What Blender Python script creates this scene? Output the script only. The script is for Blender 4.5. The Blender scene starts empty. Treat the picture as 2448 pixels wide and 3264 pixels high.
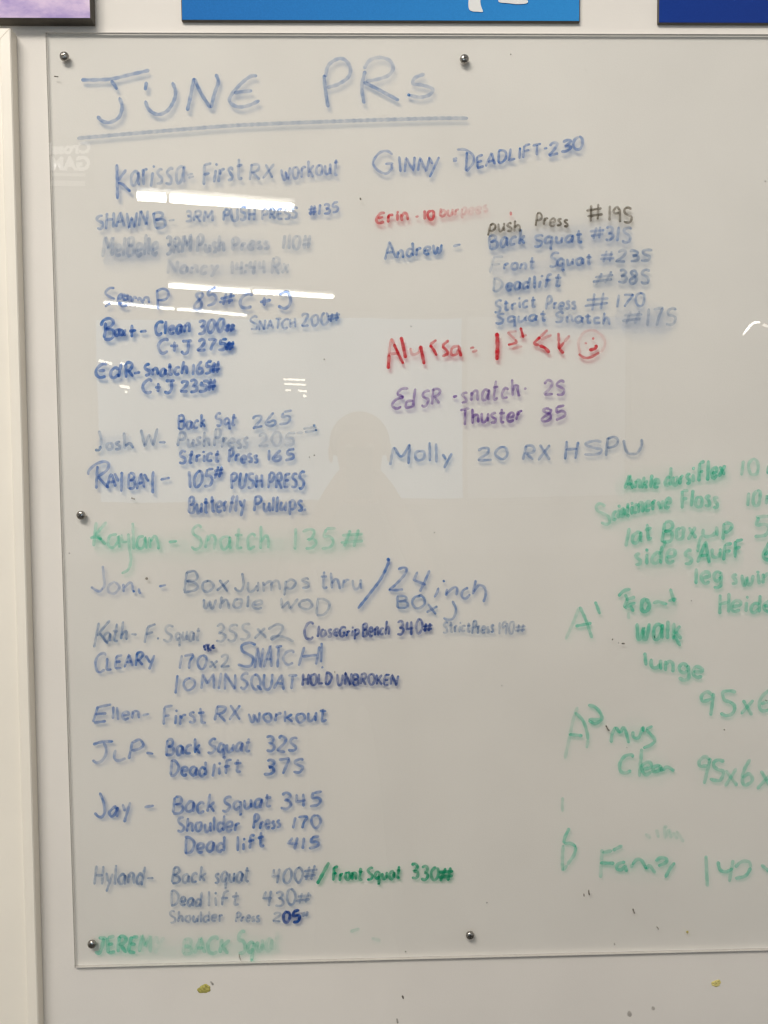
import bpy, bmesh, math, random
from mathutils import Vector, Matrix

# ---------------------------------------------------------------- camera, world, light
SC = bpy.context.scene
COL = SC.collection
F, CX, CY = 2822.0, 1224.0, 1632.0          # focal length and centre, in photograph pixels
D, H = 1.15, 1.55                            # camera distance from the wall, eye height
Xc = Vector((106776, 1252, -2822)).normalized()
Zc = Vector((-571, 48800, 2822))
Zc = (Zc - Xc * Zc.dot(Xc)).normalized()
Yc = Zc.cross(Xc)
ROT = Matrix((Xc, Yc, Zc))                   # camera axes -> world axes
CAMP = Vector((0, -D, H))

cam_d = bpy.data.cameras.new('camera')
cam = bpy.data.objects.new('camera', cam_d)
COL.objects.link(cam)
cam.matrix_world = Matrix.Translation(CAMP) @ ROT.to_4x4()
cam_d.sensor_fit = 'VERTICAL'
cam_d.sensor_height = 36
cam_d.lens = 36 * F / 3264
cam_d.clip_start, cam_d.clip_end = 0.02, 100
SC.camera = cam

W = bpy.data.worlds.new('World')
SC.world = W
W.use_nodes = True
bg = W.node_tree.nodes['Background']
bg.inputs[0].default_value = (1.0, 0.965, 0.915, 1)
bg.inputs[1].default_value = 0.34

ld = bpy.data.lights.new('ceiling_light', 'AREA')
ld.shape = 'RECTANGLE'
ld.size, ld.size_y = 2.4, 0.9
ld.energy = 144
ld.color = (1.0, 0.935, 0.85)
lo = bpy.data.objects.new('ceiling_light', ld)
COL.objects.link(lo)
lo.location = (-1.35, -3.0, H + 2.9)
lo.rotation_euler = (Vector((0.05, 0, H - 0.1)) - lo.location).to_track_quat('-Z', 'Y').to_euler()

SC.view_settings.view_transform = 'Standard'
SC.view_settings.look = 'None'
SC.view_settings.exposure = 0.0
SC.view_settings.gamma = 1.0
SC.render.engine = 'CYCLES'
cy = SC.cycles
cy.transparent_max_bounces = 48
cy.max_bounces = 10
cy.use_denoising = True
cy.filter_width = 1.3
random.seed(7)

# ---------------------------------------------------------------- pixel <-> place
def ray(px, py):
    return ROT @ Vector(((px - CX) / F, -(py - CY) / F, -1.0))

def at(px, py, y=0.0):
    """Point of the plane Y=y that the photograph shows at (px, py)."""
    d = ray(px, py)
    return CAMP + d * ((y - CAMP.y) / d.y)

def seen_in_sheet(px, py, L=None, z=None):
    """Point of the room that is mirrored in the clear sheet at (px, py)."""
    d = ray(px, py)
    p = CAMP + d * ((L - CAMP.y) / d.y if L else (z - CAMP.z) / d.z)
    return Vector((p.x, -p.y, p.z))

# ---------------------------------------------------------------- helpers
def mesh_obj(name, bm, mats, parent=None, smooth=False):
    me = bpy.data.meshes.new(name)
    bm.to_mesh(me)
    bm.free()
    return link(name, me, mats, parent, smooth)

def link(name, me, mats, parent=None, smooth=False):
    for m in (mats if isinstance(mats, (list, tuple)) else [mats]):
        me.materials.append(m)
    if smooth:
        for p in me.polygons:
            p.use_smooth = True
    o = bpy.data.objects.new(name, me)
    COL.objects.link(o)
    if parent:
        o.parent = parent
        o.matrix_parent_inverse = Matrix.Translation(-parent.location) if parent.type == 'EMPTY' else Matrix()
    return o

def thing(name, label, cat, loc, group=None):
    o = bpy.data.objects.new(name, None)
    COL.objects.link(o)
    o.location = loc
    o.empty_display_size = 0.05
    return tag(o, label, cat, group)

def tag(o, label, cat, group=None):
    o['label'], o['category'] = label, cat
    if group:
        o['group'] = group
    return o

def box_bm(x0, x1, y0, y1, z0, z1, bevel=0.0, seg=2):
    bm = bmesh.new()
    bmesh.ops.create_cube(bm, size=1)
    for v in bm.verts:
        v.co = Vector((x0 + (v.co.x + .5) * (x1 - x0), y0 + (v.co.y + .5) * (y1 - y0), z0 + (v.co.z + .5) * (z1 - z0)))
    if bevel:
        bmesh.ops.bevel(bm, geom=bm.edges[:], offset=bevel, segments=seg, affect='EDGES', profile=.5)
    return bm

def tube_bm(pts, r, n=12, cap=True, bm=None):
    bm = bm or bmesh.new()
    rings = []
    for i, p in enumerate(pts):
        t = (pts[min(i + 1, len(pts) - 1)] - pts[max(i - 1, 0)]).normalized()
        a = t.orthogonal().normalized() if i == 0 else (rings_a - t * rings_a.dot(t)).normalized()
        rings_a = a
        b = t.cross(a)
        rr = r[i] if isinstance(r, (list, tuple)) else r
        rings.append([bm.verts.new(p + (a * math.cos(k * math.tau / n) + b * math.sin(k * math.tau / n)) * rr) for k in range(n)])
    for r0, r1 in zip(rings, rings[1:]):
        for k in range(n):
            bm.faces.new((r0[k], r0[(k + 1) % n], r1[(k + 1) % n], r1[k]))
    if cap:
        bm.faces.new(rings[0][::-1])
        bm.faces.new(rings[-1])
    return bm

def lathe_bm(prof, n=28):
    """prof: (radius, height towards -Y)."""
    bm = bmesh.new()
    rings = []
    for r, h in prof:
        rings.append([bm.verts.new((r * math.cos(k * math.tau / n), -h, r * math.sin(k * math.tau / n))) for k in range(n)])
    for a, b in zip(rings, rings[1:]):
        for k in range(n):
            bm.faces.new((a[k], a[(k + 1) % n], b[(k + 1) % n], b[k]))
    bm.faces.new(rings[-1])
    bmesh.ops.recalc_face_normals(bm, faces=bm.faces)
    return bm

# ---------------------------------------------------------------- materials
def mat(name, col=(.5, .5, .5), rough=.6, metal=0.0, noise=0.0, scale=20.0, bump=0.0, bscale=300.0, spec=.5):
    m = bpy.data.materials.new(name)
    m.use_nodes = True
    nt = m.node_tree
    b = nt.nodes['Principled BSDF']
    b.inputs['Roughness'].default_value = rough
    b.inputs['Metallic'].default_value = metal
    b.inputs['Specular IOR Level'].default_value = spec
    tc = nt.nodes.new('ShaderNodeTexCoord')
    n = nt.nodes.new('ShaderNodeTexNoise')
    n.inputs['Scale'].default_value = scale
    n.inputs['Detail'].default_value = 6
    nt.links.new(tc.outputs['Object'], n.inputs['Vector'])
    r = nt.nodes.new('ShaderNodeValToRGB')
    r.color_ramp.elements[0].position, r.color_ramp.elements[1].position = .3, .7
    r.color_ramp.elements[0].color = [c * (1 - noise) for c in col] + [1]
    r.color_ramp.elements[1].color = [min(1, c * (1 + noise)) for c in col] + [1]
    nt.links.new(n.outputs['Fac'], r.inputs['Fac'])
    nt.links.new(r.outputs['Color'], b.inputs['Base Color'])
    if bump:
        n2 = nt.nodes.new('ShaderNodeTexNoise')
        n2.inputs['Scale'].default_value = bscale
        n2.inputs['Detail'].default_value = 3
        nt.links.new(tc.outputs['Object'], n2.inputs['Vector'])
        bp = nt.nodes.new('ShaderNodeBump')
        bp.inputs['Strength'].default_value = bump
        bp.inputs['Distance'].default_value = .001
        nt.links.new(n2.outputs['Fac'], bp.inputs['Height'])
        nt.links.new(bp.outputs['Normal'], b.inputs['Normal'])
    return m

def glow(name, col, s):
    m = bpy.data.materials.new(name)
    m.use_nodes = True
    b = m.node_tree.nodes['Principled BSDF']
    b.inputs['Base Color'].default_value = (.8, .8, .8, 1)
    b.inputs['Emission Color'].default_value = (*col, 1)
    b.inputs['Emission Strength'].default_value = s
    return m

M_wall = mat('wall_paint', (.80, .765, .715), .8, noise=.03, scale=6, bump=.12, bscale=420, spec=.15)
M_trim = mat('trim_paint', (.93, .875, .77), .4, noise=.015, scale=14, bump=.05, bscale=90)
M_steel = mat('screw_steel', (.42, .40, .37), .22, 1.0, noise=.25, scale=900)
M_dark = mat('slot_dark', (.03, .028, .025), .6)
M_floor = mat('floor_rubber', (.10, .098, .095), .7, noise=.2, scale=60)
M_edge_dark = mat('canvas_side', (.13, .12, .105), .8, spec=.1, noise=.1, scale=80)
M_white_print = mat('white_print', (.80, .80, .79), .7, spec=.1)

def acrylic():
    m = bpy.data.materials.new('clear_acrylic')
    m.use_nodes = True
    nt = m.node_tree
    nt.nodes.clear()
    out = nt.nodes.new('ShaderNodeOutputMaterial')
    mix = nt.nodes.new('ShaderNodeMixShader')
    tr = nt.nodes.new('ShaderNodeBsdfTransparent')
    tr.inputs[0].default_value = (.975, .982, .98, 1)
    gl = nt.nodes.new('ShaderNodeBsdfGlossy')
    gl.inputs['Roughness'].default_value = .008
    lw = nt.nodes.new('ShaderNodeLayerWeight')
    lw.inputs[0].default_value = .5
    p = nt.nodes.new('ShaderNodeMath'); p.operation = 'POWER'; p.inputs[1].default_value = 5
    ma = nt.nodes.new('ShaderNodeMath'); ma.operation = 'MULTIPLY_ADD'
    ma.inputs[1].default_value, ma.inputs[2].default_value = .955, .045
    nt.links.new(lw.outputs['Facing'], p.inputs[0])
    nt.links.new(p.outputs[0], ma.inputs[0])
    nt.links.new(ma.outputs[0], mix.inputs[0])
    nt.links.new(tr.outputs[0], mix.inputs[1])
    nt.links.new(gl.outputs[0], mix.inputs[2])
    # the sheet is not perfectly flat: very slow waves
    tc = nt.nodes.new('ShaderNodeTexCoord')
    n = nt.nodes.new('ShaderNodeTexNoise'); n.inputs['Scale'].default_value = 9; n.inputs['Detail'].default_value = 1
    bp = nt.nodes.new('ShaderNodeBump'); bp.inputs['Strength'].default_value = .05; bp.inputs['Distance'].default_value = .002
    nt.links.new(tc.outputs['Object'], n.inputs['Vector'])
    nt.links.new(n.outputs['Fac'], bp.inputs['Height'])
    nt.links.new(bp.outputs['Normal'], gl.inputs['Normal'])
    nt.links.new(mix.outputs[0], out.inputs[0])
    return m

def clear_back():
    m = bpy.data.materials.new('clear_back')
    m.use_nodes = True
    nt = m.node_tree
    nt.nodes.clear()
    out = nt.nodes.new('ShaderNodeOutputMaterial')
    tr = nt.nodes.new('ShaderNodeBsdfTransparent')
    nt.links.new(tr.outputs[0], out.inputs[0])
    return m

def sawn_edge():
    """Cut edge of the sheet: mostly mirrors what is inside the sheet, a little frosted."""
    m = bpy.data.materials.new('cut_edge')
    m.use_nodes = True
    nt = m.node_tree
    nt.nodes.clear()
    out = nt.nodes.new('ShaderNodeOutputMaterial')
    mix = nt.nodes.new('ShaderNodeMixShader')
    mix.inputs[0].default_value = .30
    gl = nt.nodes.new('ShaderNodeBsdfGlossy')
    gl.inputs['Color'].default_value = (.9, .89, .87, 1)
    gl.inputs['Roughness'].default_value = .22
    df = nt.nodes.new('ShaderNodeBsdfDiffuse')
    tc = nt.nodes.new('ShaderNodeTexCoord')
    n = nt.nodes.new('ShaderNodeTexNoise'); n.inputs['Scale'].default_value = 60; n.inputs['Detail'].default_value = 4
    r = nt.nodes.new('ShaderNodeValToRGB')
    r.color_ramp.elements[0].color = (.45, .42, .39, 1)
    r.color_ramp.elements[1].color = (.82, .79, .75, 1)
    nt.links.new(tc.outputs['Object'], n.inputs['Vector'])
    nt.links.new(n.outputs['Fac'], r.inputs['Fac'])
    nt.links.new(r.outputs['Color'], df.inputs['Color'])
    nt.links.new(gl.outputs[0], mix.inputs[1])
    nt.links.new(df.outputs[0], mix.inputs[2])
    nt.links.new(mix.outputs[0], out.inputs[0])
    return m

def ink(name, filt, body, bodyfac):
    """Dry marker: a thin colour filter plus a little pigment, by how much ink is left."""
    m = bpy.data.materials.new(name)
    m.use_nodes = True
    nt = m.node_tree
    nt.nodes.clear()
    out = nt.nodes.new('ShaderNodeOutputMaterial')
    at_ = nt.nodes.new('ShaderNodeAttribute'); at_.attribute_name = 'ink_density'
    tc = nt.nodes.new('ShaderNodeTexCoord')
    n = nt.nodes.new('ShaderNodeTexNoise'); n.inputs['Scale'].default_value = 260; n.inputs['Detail'].default_value = 4
    nt.links.new(tc.outputs['Object'], n.inputs['Vector'])
    mr = nt.nodes.new('ShaderNodeMapRange')
    mr.inputs[1].default_value, mr.inputs[2].default_value = .3, .7
    mr.inputs[3].default_value, mr.inputs[4].default_value = .72, 1.12
    nt.links.new(n.outputs['Fac'], mr.inputs[0])
    mu = nt.nodes.new('ShaderNodeMath'); mu.operation = 'MULTIPLY'; mu.use_clamp = True
    nt.links.new(at_.outputs['Fac'], mu.inputs[0])
    nt.links.new(mr.outputs[0], mu.inputs[1])
    mc = nt.nodes.new('ShaderNodeMixRGB')
    mc.inputs[1].default_value = (1, 1, 1, 1)
    mc.inputs[2].default_value = (*filt, 1)
    nt.links.new(mu.outputs[0], mc.inputs[0])
    tr = nt.nodes.new('ShaderNodeBsdfTransparent')
    nt.links.new(mc.outputs[0], tr.inputs[0])
    df = nt.nodes.new('ShaderNodeBsdfDiffuse')
    df.inputs[0].default_value = (*body, 1)
    m2 = nt.nodes.new('ShaderNodeMath'); m2.operation = 'MULTIPLY'; m2.inputs[1].default_value = bodyfac
    nt.links.new(mu.outputs[0], m2.inputs[0])
    mix = nt.nodes.new('ShaderNodeMixShader')
    nt.links.new(m2.outputs[0], mix.inputs[0])
    nt.links.new(tr.outputs[0], mix.inputs[1])
    nt.links.new(df.outputs[0], mix.inputs[2])
    nt.links.new(mix.outputs[0], out.inputs[0])
    return m

INK = {
    'blue': ink('blue_ink', (.12, .31, .72), (.07, .18, .47), .28),
    'navy': ink('dark_blue_ink', (.04, .15, .52), (.02, .08, .34), .35),
    'gray': ink('grey_blue_ink', (.24, .40, .66), (.13, .22, .40), .25),
    'sky': ink('light_blue_ink', (.13, .33, .70), (.08, .19, .44), .28),
    'green': ink('green_ink', (.20, .82, .64), (.05, .50, .37), .30),
    'emerald': ink('bold_green_ink', (.02, .56, .34), (0, .34, .20), .35),
    'red': ink('red_ink', (.80, .06, .09), (.62, .02, .04), .40),
    'purple': ink('purple_ink', (.30, .18, .57), (.17, .08, .35), .35),
    'black': ink('black_ink', (.22, .19, .14), (.10, .085, .06), .30),
    'dirt': ink('dirt', (.12, .09, .06), (.05, .04, .03), .6),
    'yellow': ink('yellow_stain', (.72, .62, .12), (.5, .42, .08), .5),
    'haze': ink('eraser_haze', (.55, .60, .63), (.5, .52, .52), .3),
}
INKWORD = {'blue': 'blue', 'navy': 'dark blue', 'gray': 'grey blue', 'sky': 'light blue', 'green': 'green', 'emerald': 'bold green', 'red': 'red',
           'purple': 'purple', 'black': 'black'}

# ---------------------------------------------------------------- setting: wall, floor
bm = box_bm(-4.5, 4.5, 0, .12, 0, 3.9)
o = mesh_obj('wall', bm, M_wall); o['kind'] = 'structure'
bm = box_bm(-4.5, 4.5, -14, -.002, -.1, 0)
o = mesh_obj('floor', bm, M_floor); o['kind'] = 'structure'

# ---------------------------------------------------------------- clear board
YF = -0.0056                                  # front of the sheet
A0 = at(142, 103, YF); A1 = at(240, 3084, YF); TOPR = at(2448, 109, YF)
bx0, bx1 = (A0.x + A1.x) / 2, A0.x + 2.42
bz1 = (A0.z + TOPR.z) / 2
bz0 = (A1.z + at(2448, 3030, YF).z) / 2
board = thing('clear_board', 'big clear acrylic writing board screwed to the wall, covered in coloured marker notes', 'board', (bx0, 0, bz0))
M_ac, M_cb, M_se = acrylic(), clear_back(), sawn_edge()
bm = bmesh.new()
yb = -.0006
def quad(bm, pts, mi):
    f = bm.faces.new([bm.verts.new(p) for p in pts]); f.material_index = mi
quad(bm, [(bx0, YF, bz0), (bx1, YF, bz0), (bx1, YF, bz1), (bx0, YF, bz1)], 0)
quad(bm, [(bx0, yb, bz0), (bx0, yb, bz1), (bx1, yb, bz1), (bx1, yb, bz0)], 1)
quad(bm, [(bx0, YF, bz1), (bx1, YF, bz1), (bx1, yb, bz1), (bx0, yb, bz1)], 2)
quad(bm, [(bx0, yb, bz0), (bx1, yb, bz0), (bx1, YF, bz0), (bx0, YF, bz0)], 2)
quad(bm, [(bx0, yb, bz0), (bx0, YF, bz0), (bx0, YF, bz1), (bx0, yb, bz1)], 2)
quad(bm, [(bx1, YF, bz0), (bx1, yb, bz0), (bx1, yb, bz1), (bx1, YF, bz1)], 2)
bmesh.ops.remove_doubles(bm, verts=bm.verts, dist=1e-6)
mesh_obj('acrylic_sheet', bm, [M_ac, M_cb, M_se], board)

# ---------------------------------------------------------------- handwriting
def catmull(P, n=8):
    if len(P) < 3:
        return P
    out = []
    for i in range(len(P) - 1):
        p0 = P[i - 1] if i else P[0] * 2 - P[1]
        p1, p2 = P[i], P[i + 1]
        p3 = P[i + 2] if i + 2 < len(P) else P[-1] * 2 - P[-2]
        for k in range(n):
            t = k / n
            out.append(.5 * ((2 * p1) + (p2 - p0) * t + (2 * p0 - 5 * p1 + 4 * p2 - p3) * t * t + (3 * p1 - p0 - 3 * p2 + p3) * t ** 3))
    out.append(P[-1])
    return out

def resample(P, step):
    out, acc = [P[0]], 0.0
    for a, b in zip(P, P[1:]):
        L = (b - a).length
        while acc + L >= step and L > 1e-9:
            f = (step - acc) / L
            a = a + (b - a) * f
            out.append(a)
            L = (b - a).length
            acc = 0.0
        acc += L
    if (out[-1] - P[-1]).length > step * .25:
        out.append(P[-1].copy())
    return out

class Ink:
    """Collects strokes (photograph pixels) into one ribbon mesh lying on the sheet."""
    def __init__(self):
        self.v, self.f, self.d, self.n = [], [], [], 0

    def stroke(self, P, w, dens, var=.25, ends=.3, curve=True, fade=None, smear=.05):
        P = [Vector(p) for p in P]
        L0 = sum((b - a).length for a, b in zip(P, P[1:]))
        if L0 < w * .9:                                       # a dot
            u = (P[-1] - P[0]).normalized() if L0 > 1e-6 else Vector((.8, .6))
            c = (P[0] + P[-1]) / 2
            P = [c - u * w * .45, c + u * w * .45]
        if smear:                                             # wide faint underlay: soft shadow ghost painted in along with smeared ink
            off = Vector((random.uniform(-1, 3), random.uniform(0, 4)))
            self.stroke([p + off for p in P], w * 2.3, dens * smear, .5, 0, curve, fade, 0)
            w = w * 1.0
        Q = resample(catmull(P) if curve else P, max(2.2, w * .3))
        if len(Q) < 2:
            Q = [Q[0], Q[0] + Vector((2, 1))]
        n = len(Q)
        # ink varies slowly along the stroke
        ph, fq = random.uniform(0, 6.3), random.uniform(.05, .11)
        ph2, fq2 = random.uniform(0, 6.3), random.uniform(.17, .3)
        d0, d1 = (random.random() < .6) * ends, (random.random() < .75) * ends
        self.n += 1
        base = (self.n % 70) * 7e-6
        i0 = len(self.v)
        s, L = 0.0, sum((b - a).length for a, b in zip(Q, Q[1:]))
        for i, q in enumerate(Q):
            if i:
                s += (q - Q[i - 1]).length
            t = (Q[min(i + 1, n - 1)] - Q[max(i - 1, 0)])
            t = t.normalized() if t.length else Vector((1, 0))
            nn = Vector((-t.y, t.x))
            e = min(s, L - s)
            cap = math.sqrt(max(.12, 1 - (1 - min(1, e / (w * .5))) ** 2))
            hw = w * .5 * cap * (1 + .10 * math.sin(s * fq2 + ph))
            dd = dens * (1 + var * (.6 * math.sin(s * fq + ph) + .4 * math.sin(s * fq2 + ph2)))
            dd += d0 * math.exp(-(s / (w * .8)) ** 2) * dens + d1 * math.exp(-((L - s) / (w * .8)) ** 2) * dens
            if fade:
                dd *= fade(q.x)
            dd = max(.02, min(1.1, dd * .80))
            y = YF - .00015 - base - i * 1.5e-7
            for k, dk in ((-1.08, 0.0), (-.7, 1.0), (.7, .95), (1.08, 0.0)):
                p = q + nn * (hw * k)
                self.v.append(at(p.x, p.y, y))
                self.d.append(dd * dk)
        for i in range(n - 1):
            for k in range(3):
                a = i0 + i * 4 + k
                self.f.append((a, a + 1, a + 5, a + 4))

    def build(self, name, color, label=None, parent=None):
        me = bpy.data.meshes.new(name)
        off = Vector((0, 0, 0))
        me.from_pydata([tuple(v) for v in self.v], [], self.f)
        a = me.attributes.new('ink_density', 'FLOAT', 'POINT')
        a.data.foreach_set('value', self.d)
        o = link(name, me, INK[color], parent or board)
        if label:
            o['label'] = label
        return o

G = {}
def gl(ch, w, *st):
    G[ch] = (w, [(s[0] != '-', [tuple(float(c) for c in p.split(',')) for p in s.lstrip('-').split()]) for s in st])
gl('A', 58, '-0,0 31,100 58,0', '-10,36 50,38')
gl('B', 50, '-5,100 4,0', '3,98 30,100 42,80 34,60 8,53', '8,53 40,50 50,28 40,4 3,0')
gl('C', 52, '52,84 40,99 14,88 1,50 12,10 34,0 52,14')
gl('D', 54, '-6,98 5,2', '0,98 30,96 54,65 48,28 28,4 2,2')
gl('E', 46, '-6,98 4,2', '-5,97 45,100', '-5,52 38,55', '-4,2 46,4')
gl('€', 48, '46,96 20,92 4,56 4,24 20,3 48,14', '-10,50 40,54')
gl('F', 44, '-6,98 4,0', '-4,97 45,100', '-5,52 36,55')
gl('G', 56, '54,86 38,100 12,88 1,48 14,8 38,0 54,22 54,42', '-32,42 58,44')
gl('H', 54, '-5,100 4,0', '-50,100 51,0', '-4,50 51,54')
gl('I', 14, '-8,100 7,0')
gl('J', 50, '-2,96 52,102', '34,98 36,40 30,10 16,0 2,14')
gl('K', 50, '-5,100 4,0', '-48,98 6,46', '-15,54 50,0')
gl('L', 42, '-6,100 4,2 42,4')
gl('M', 68, '-2,0 8,100 34,38 60,100 66,0')
gl('N', 56, '-3,0 6,100 48,2 54,100')
gl('O', 54, '30,98 8,82 2,40 18,4 40,4 54,36 50,78 34,98 24,98')
gl('P', 46, '-6,98 4,0', '3,94 28,100 45,82 38,58 22,48 6,46')
gl('Q', 56, '30,98 8,82 2,40 18,4 40,4 54,36 50,78 34,98 24,98', '-34,26 58,-8')
gl('R', 52, '-6,98 4,0', '3,94 28,100 45,82 38,58 22,50 6,48', '-18,48 52,0')
gl('S', 46, '44,90 28,100 8,88 8,66 26,52 42,36 36,8 18,0 1,10')
gl('T', 52, '-0,98 54,100', '-28,98 26,0')
gl('U', 52, '4,100 3,40 12,6 30,0 44,14 49,60 50,100')
gl('V', 52, '-2,100 26,0 52,100')
gl('W', 72, '-2,100 18,2 36,66 54,2 72,100')
gl('X', 50, '-4,100 50,0', '-48,100 0,0')
gl('Y', 50, '-2,100 26,50', '-52,100 18,-4')
gl('a', 44, '40,50 26,60 8,48 3,22 14,2 30,8 40,36 42,56', '42,58 40,20 46,2')
gl('b', 42, '-5,100 5,4', '5,36 22,58 40,44 40,18 24,2 6,8')
gl('c', 38, '37,48 24,60 6,46 3,20 14,2 38,10')
gl('d', 44, '40,44 22,56 4,38 5,12 20,1 38,22', '-42,100 41,0')
gl('e', 40, '4,30 36,34 36,52 20,60 4,42 5,14 20,1 40,12')
gl('f', 34, '34,92 24,100 14,86 12,40 11,0', '-0,54 32,57')
gl('g', 42, '38,50 22,60 4,44 6,18 22,8 38,30', '40,58 40,0 36,-28 20,-40 2,-28')
gl('h', 42, '-5,100 4,0', '4,32 20,56 34,52 38,30 40,0')
gl('i', 12, '-7,58 7,0', '-7,80 9,85')
gl('j', 24, '20,58 20,-10 14,-32 0,-28', '-20,80 22,85')
gl('k', 40, '-5,100 4,0', '-36,58 5,24', '-14,32 40,0')
gl('l', 12, '-7,100 6,0')
gl('m', 66, '-4,58 4,0', '4,36 18,58 30,50 32,0', '32,36 46,58 60,50 63,0')
gl('n', 42, '-4,58 4,0', '4,34 20,58 34,52 38,28 40,0')
gl('o', 42, '22,60 5,48 3,20 16,1 34,6 41,32 34,54 18,60')
gl('p', 42, '-5,58 4,-38', '5,44 22,60 40,46 38,20 22,4 6,12')
gl('q', 42, '38,50 22,60 4,44 6,16 22,6 38,28', '-40,58 40,-40 50,-28')
gl('r', 32, '-5,58 4,0', '4,34 16,54 32,54')
gl('s', 34, '32,52 20,60 6,48 18,34 30,20 24,4 2,6')
gl('t', 36, '16,92 15,14 22,1 36,6', '-0,60 34,62')
gl('u', 42, '4,58 3,20 14,2 30,10 38,36', '-40,58 41,0')
gl('v', 40, '-2,58 18,2 38,58')
gl('w', 58, '2,58 10,6 22,4 30,44 36,6 48,4 58,58')
gl('x', 40, '-3,58 40,0', '-38,58 0,0')
gl('y', 42, '-4,58 22,16', '-42,60 14,-38')
gl('0', 44, '24,98 6,78 2,40 14,4 32,4 44,40 40,80 22,99')
gl('1', 16, '-9,100 7,0')
gl('2', 46, '4,80 20,99 40,88 34,54 18,26 2,4', '-2,4 48,6')
gl('3', 44, '4,90 24,100 40,82 30,58 16,52 34,50 44,28 30,4 2,6')
gl('4', 48, '-10,98 4,46 46,50', '-38,100 34,0')
gl('5', 46, '-46,99 12,96', '12,96 8,58 30,60 44,38 34,8 2,2')
gl('6', 42, '34,100 12,66 2,26 14,2 34,6 40,28 28,44 6,30')
gl('7', 46, '-0,96 46,98', '46,98 26,50 16,0')
gl('8', 42, '34,88 16,98 6,80 34,40 34,8 14,0 4,22 34,66 36,92')
gl('9', 42, '38,80 22,99 4,80 10,58 34,66', '-40,92 30,0')
gl('#', 56, '-22,96 12,2', '-44,98 36,4', '-2,64 56,70', '-0,30 54,36')
gl('-', 36, '-0,44 36,50')
gl('=', 36, '-0,34 36,38', '-0,58 36,62')
gl('+', 40, '-20,80 18,10', '-0,46 40,50')
gl('.', 6, '-2,2 6,6')
gl(':', 8, '-2,16 5,20', '-4,60 7,64')
gl('!', 8, '-6,100 4,24', '-2,0 5,3')
gl('/', 40, '-40,100 0,0')

FR = {'F1': (0, 0, .51236), 'F2': (800, 0, .51236), 'F4': (100, 420, .51236), 'F5': (1100, 400, .51236), 'F7': (250, 880, .5425),
      'F8': (1150, 1000, .60277), 'G1': (250, 1280, .5425), 'G2': (250, 1640, .57263), 'G3': (950, 1750, .48222), 'G4': (250, 1960, .63291),
      'G5': (250, 2320, .5425), 'G6': (250, 2700, .75347), 'G7': (1850, 1400, .36046), 'G8': (1750, 1980, .42073), 'H1': (1700, 2400, .45087),
      'H7': (1500, 650, .42194), 'K3': (330, 480, .48222), 'K5': (280, 700, .36166), 'L6': (300, 1000, .30139), 'S': (0, 0, 1)}

def part_name(t):
    if t.strip('0123456789') == '':
        return 'handwritten_number'
    if len(t) == 1 and t.isalpha():
        return 'handwritten_letter'
    if any(c.isalpha() for c in t) or any(c.isdigit() for c in t):
        return 'handwritten_word'
    return 'handwritten_symbol'

def word(fr, text, x0, b0, x1, b1, cap, color='blue', dens=.7, w=10, xr=.6, var=.28, ends=.32, slant=.06, fade=None):
    ox, oy, sc = FR[fr]
    I = Ink()
    gap = 16
    tot = sum(G[c][0] for c in text) + gap * (len(text) - 1)
    ux = (x1 - x0) / tot
    uy = cap / 100
    x = 0.0
    for c in text:
        gw, strokes = G[c]
        rot = random.gauss(0, .06)
        sy = random.uniform(.92, 1.10)
        dy = random.gauss(0, 3)
        lower = c.islower()
        dc = dens * random.uniform(.82, 1.12)
        for curve, pts in strokes:
            P = []
            for gx, gy in pts:
                if lower and gy > 0:                      # map the 60-high lower case to the x-height asked for
                    gy = gy / 60 * xr * 100 if gy <= 62 else xr * 100 + (gy - 60) / 40 * (100 - xr * 100)
                gx += random.gauss(0, 1.8); gy += random.gauss(0, 2.2)
                gx2 = gx - (gy - 40) * rot
                gy2 = gy * sy + dy + (gx - gw / 2) * rot
                fx = x + gx2
                bl = b0 + (b1 - b0) * max(0, min(1, fx / max(tot, 1)))
                P.append((ox + (x0 + fx * ux + gy2 * uy * slant) * sc, oy + (bl - gy2 * uy) * sc))
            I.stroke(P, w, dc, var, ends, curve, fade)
        x += gw + gap
    lab = '%s%s handwriting that reads %s' % ('faded ' if dens < .45 else '', INKWORD[color], text) if len(text) > 2 else None
    return I.build(part_name(text), color, lab if text not in NAMES else '%s%s handwritten name' % ('faded ' if dens < .45 else '', INKWORD[color]))

NAMES = set('arissa SHAWN MelBelle Nancy €d ath LEAR llen ay Hyland JEREMY INN €rin ndrew olly eide BA'.split())

def trace(fr, name, strokes, color='blue', label=None, dens=.7, w=10, var=.25, ends=.3, fade=None):
    """strokes: strings 'x,y x,y ...'; a leading - keeps straight lines, @k sets a density factor, ~k a width factor."""
    ox, oy, sc = FR[fr]
    I = Ink()
    for s in strokes:
        k, wk, curve, P = 1.0, 1.0, True, []
        for tkn in s.split():
            if tkn[0] == '@':
                k = float(tkn[1:])
            elif tkn[0] == '~':
                wk = float(tkn[1:])
            elif tkn == '-':
                curve = False
            else:
                a, b = tkn.split(',')
                P.append((ox + float(a) * sc, oy + float(b) * sc))
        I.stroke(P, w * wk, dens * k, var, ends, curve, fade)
    return I.build(name, color, label)

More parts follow.
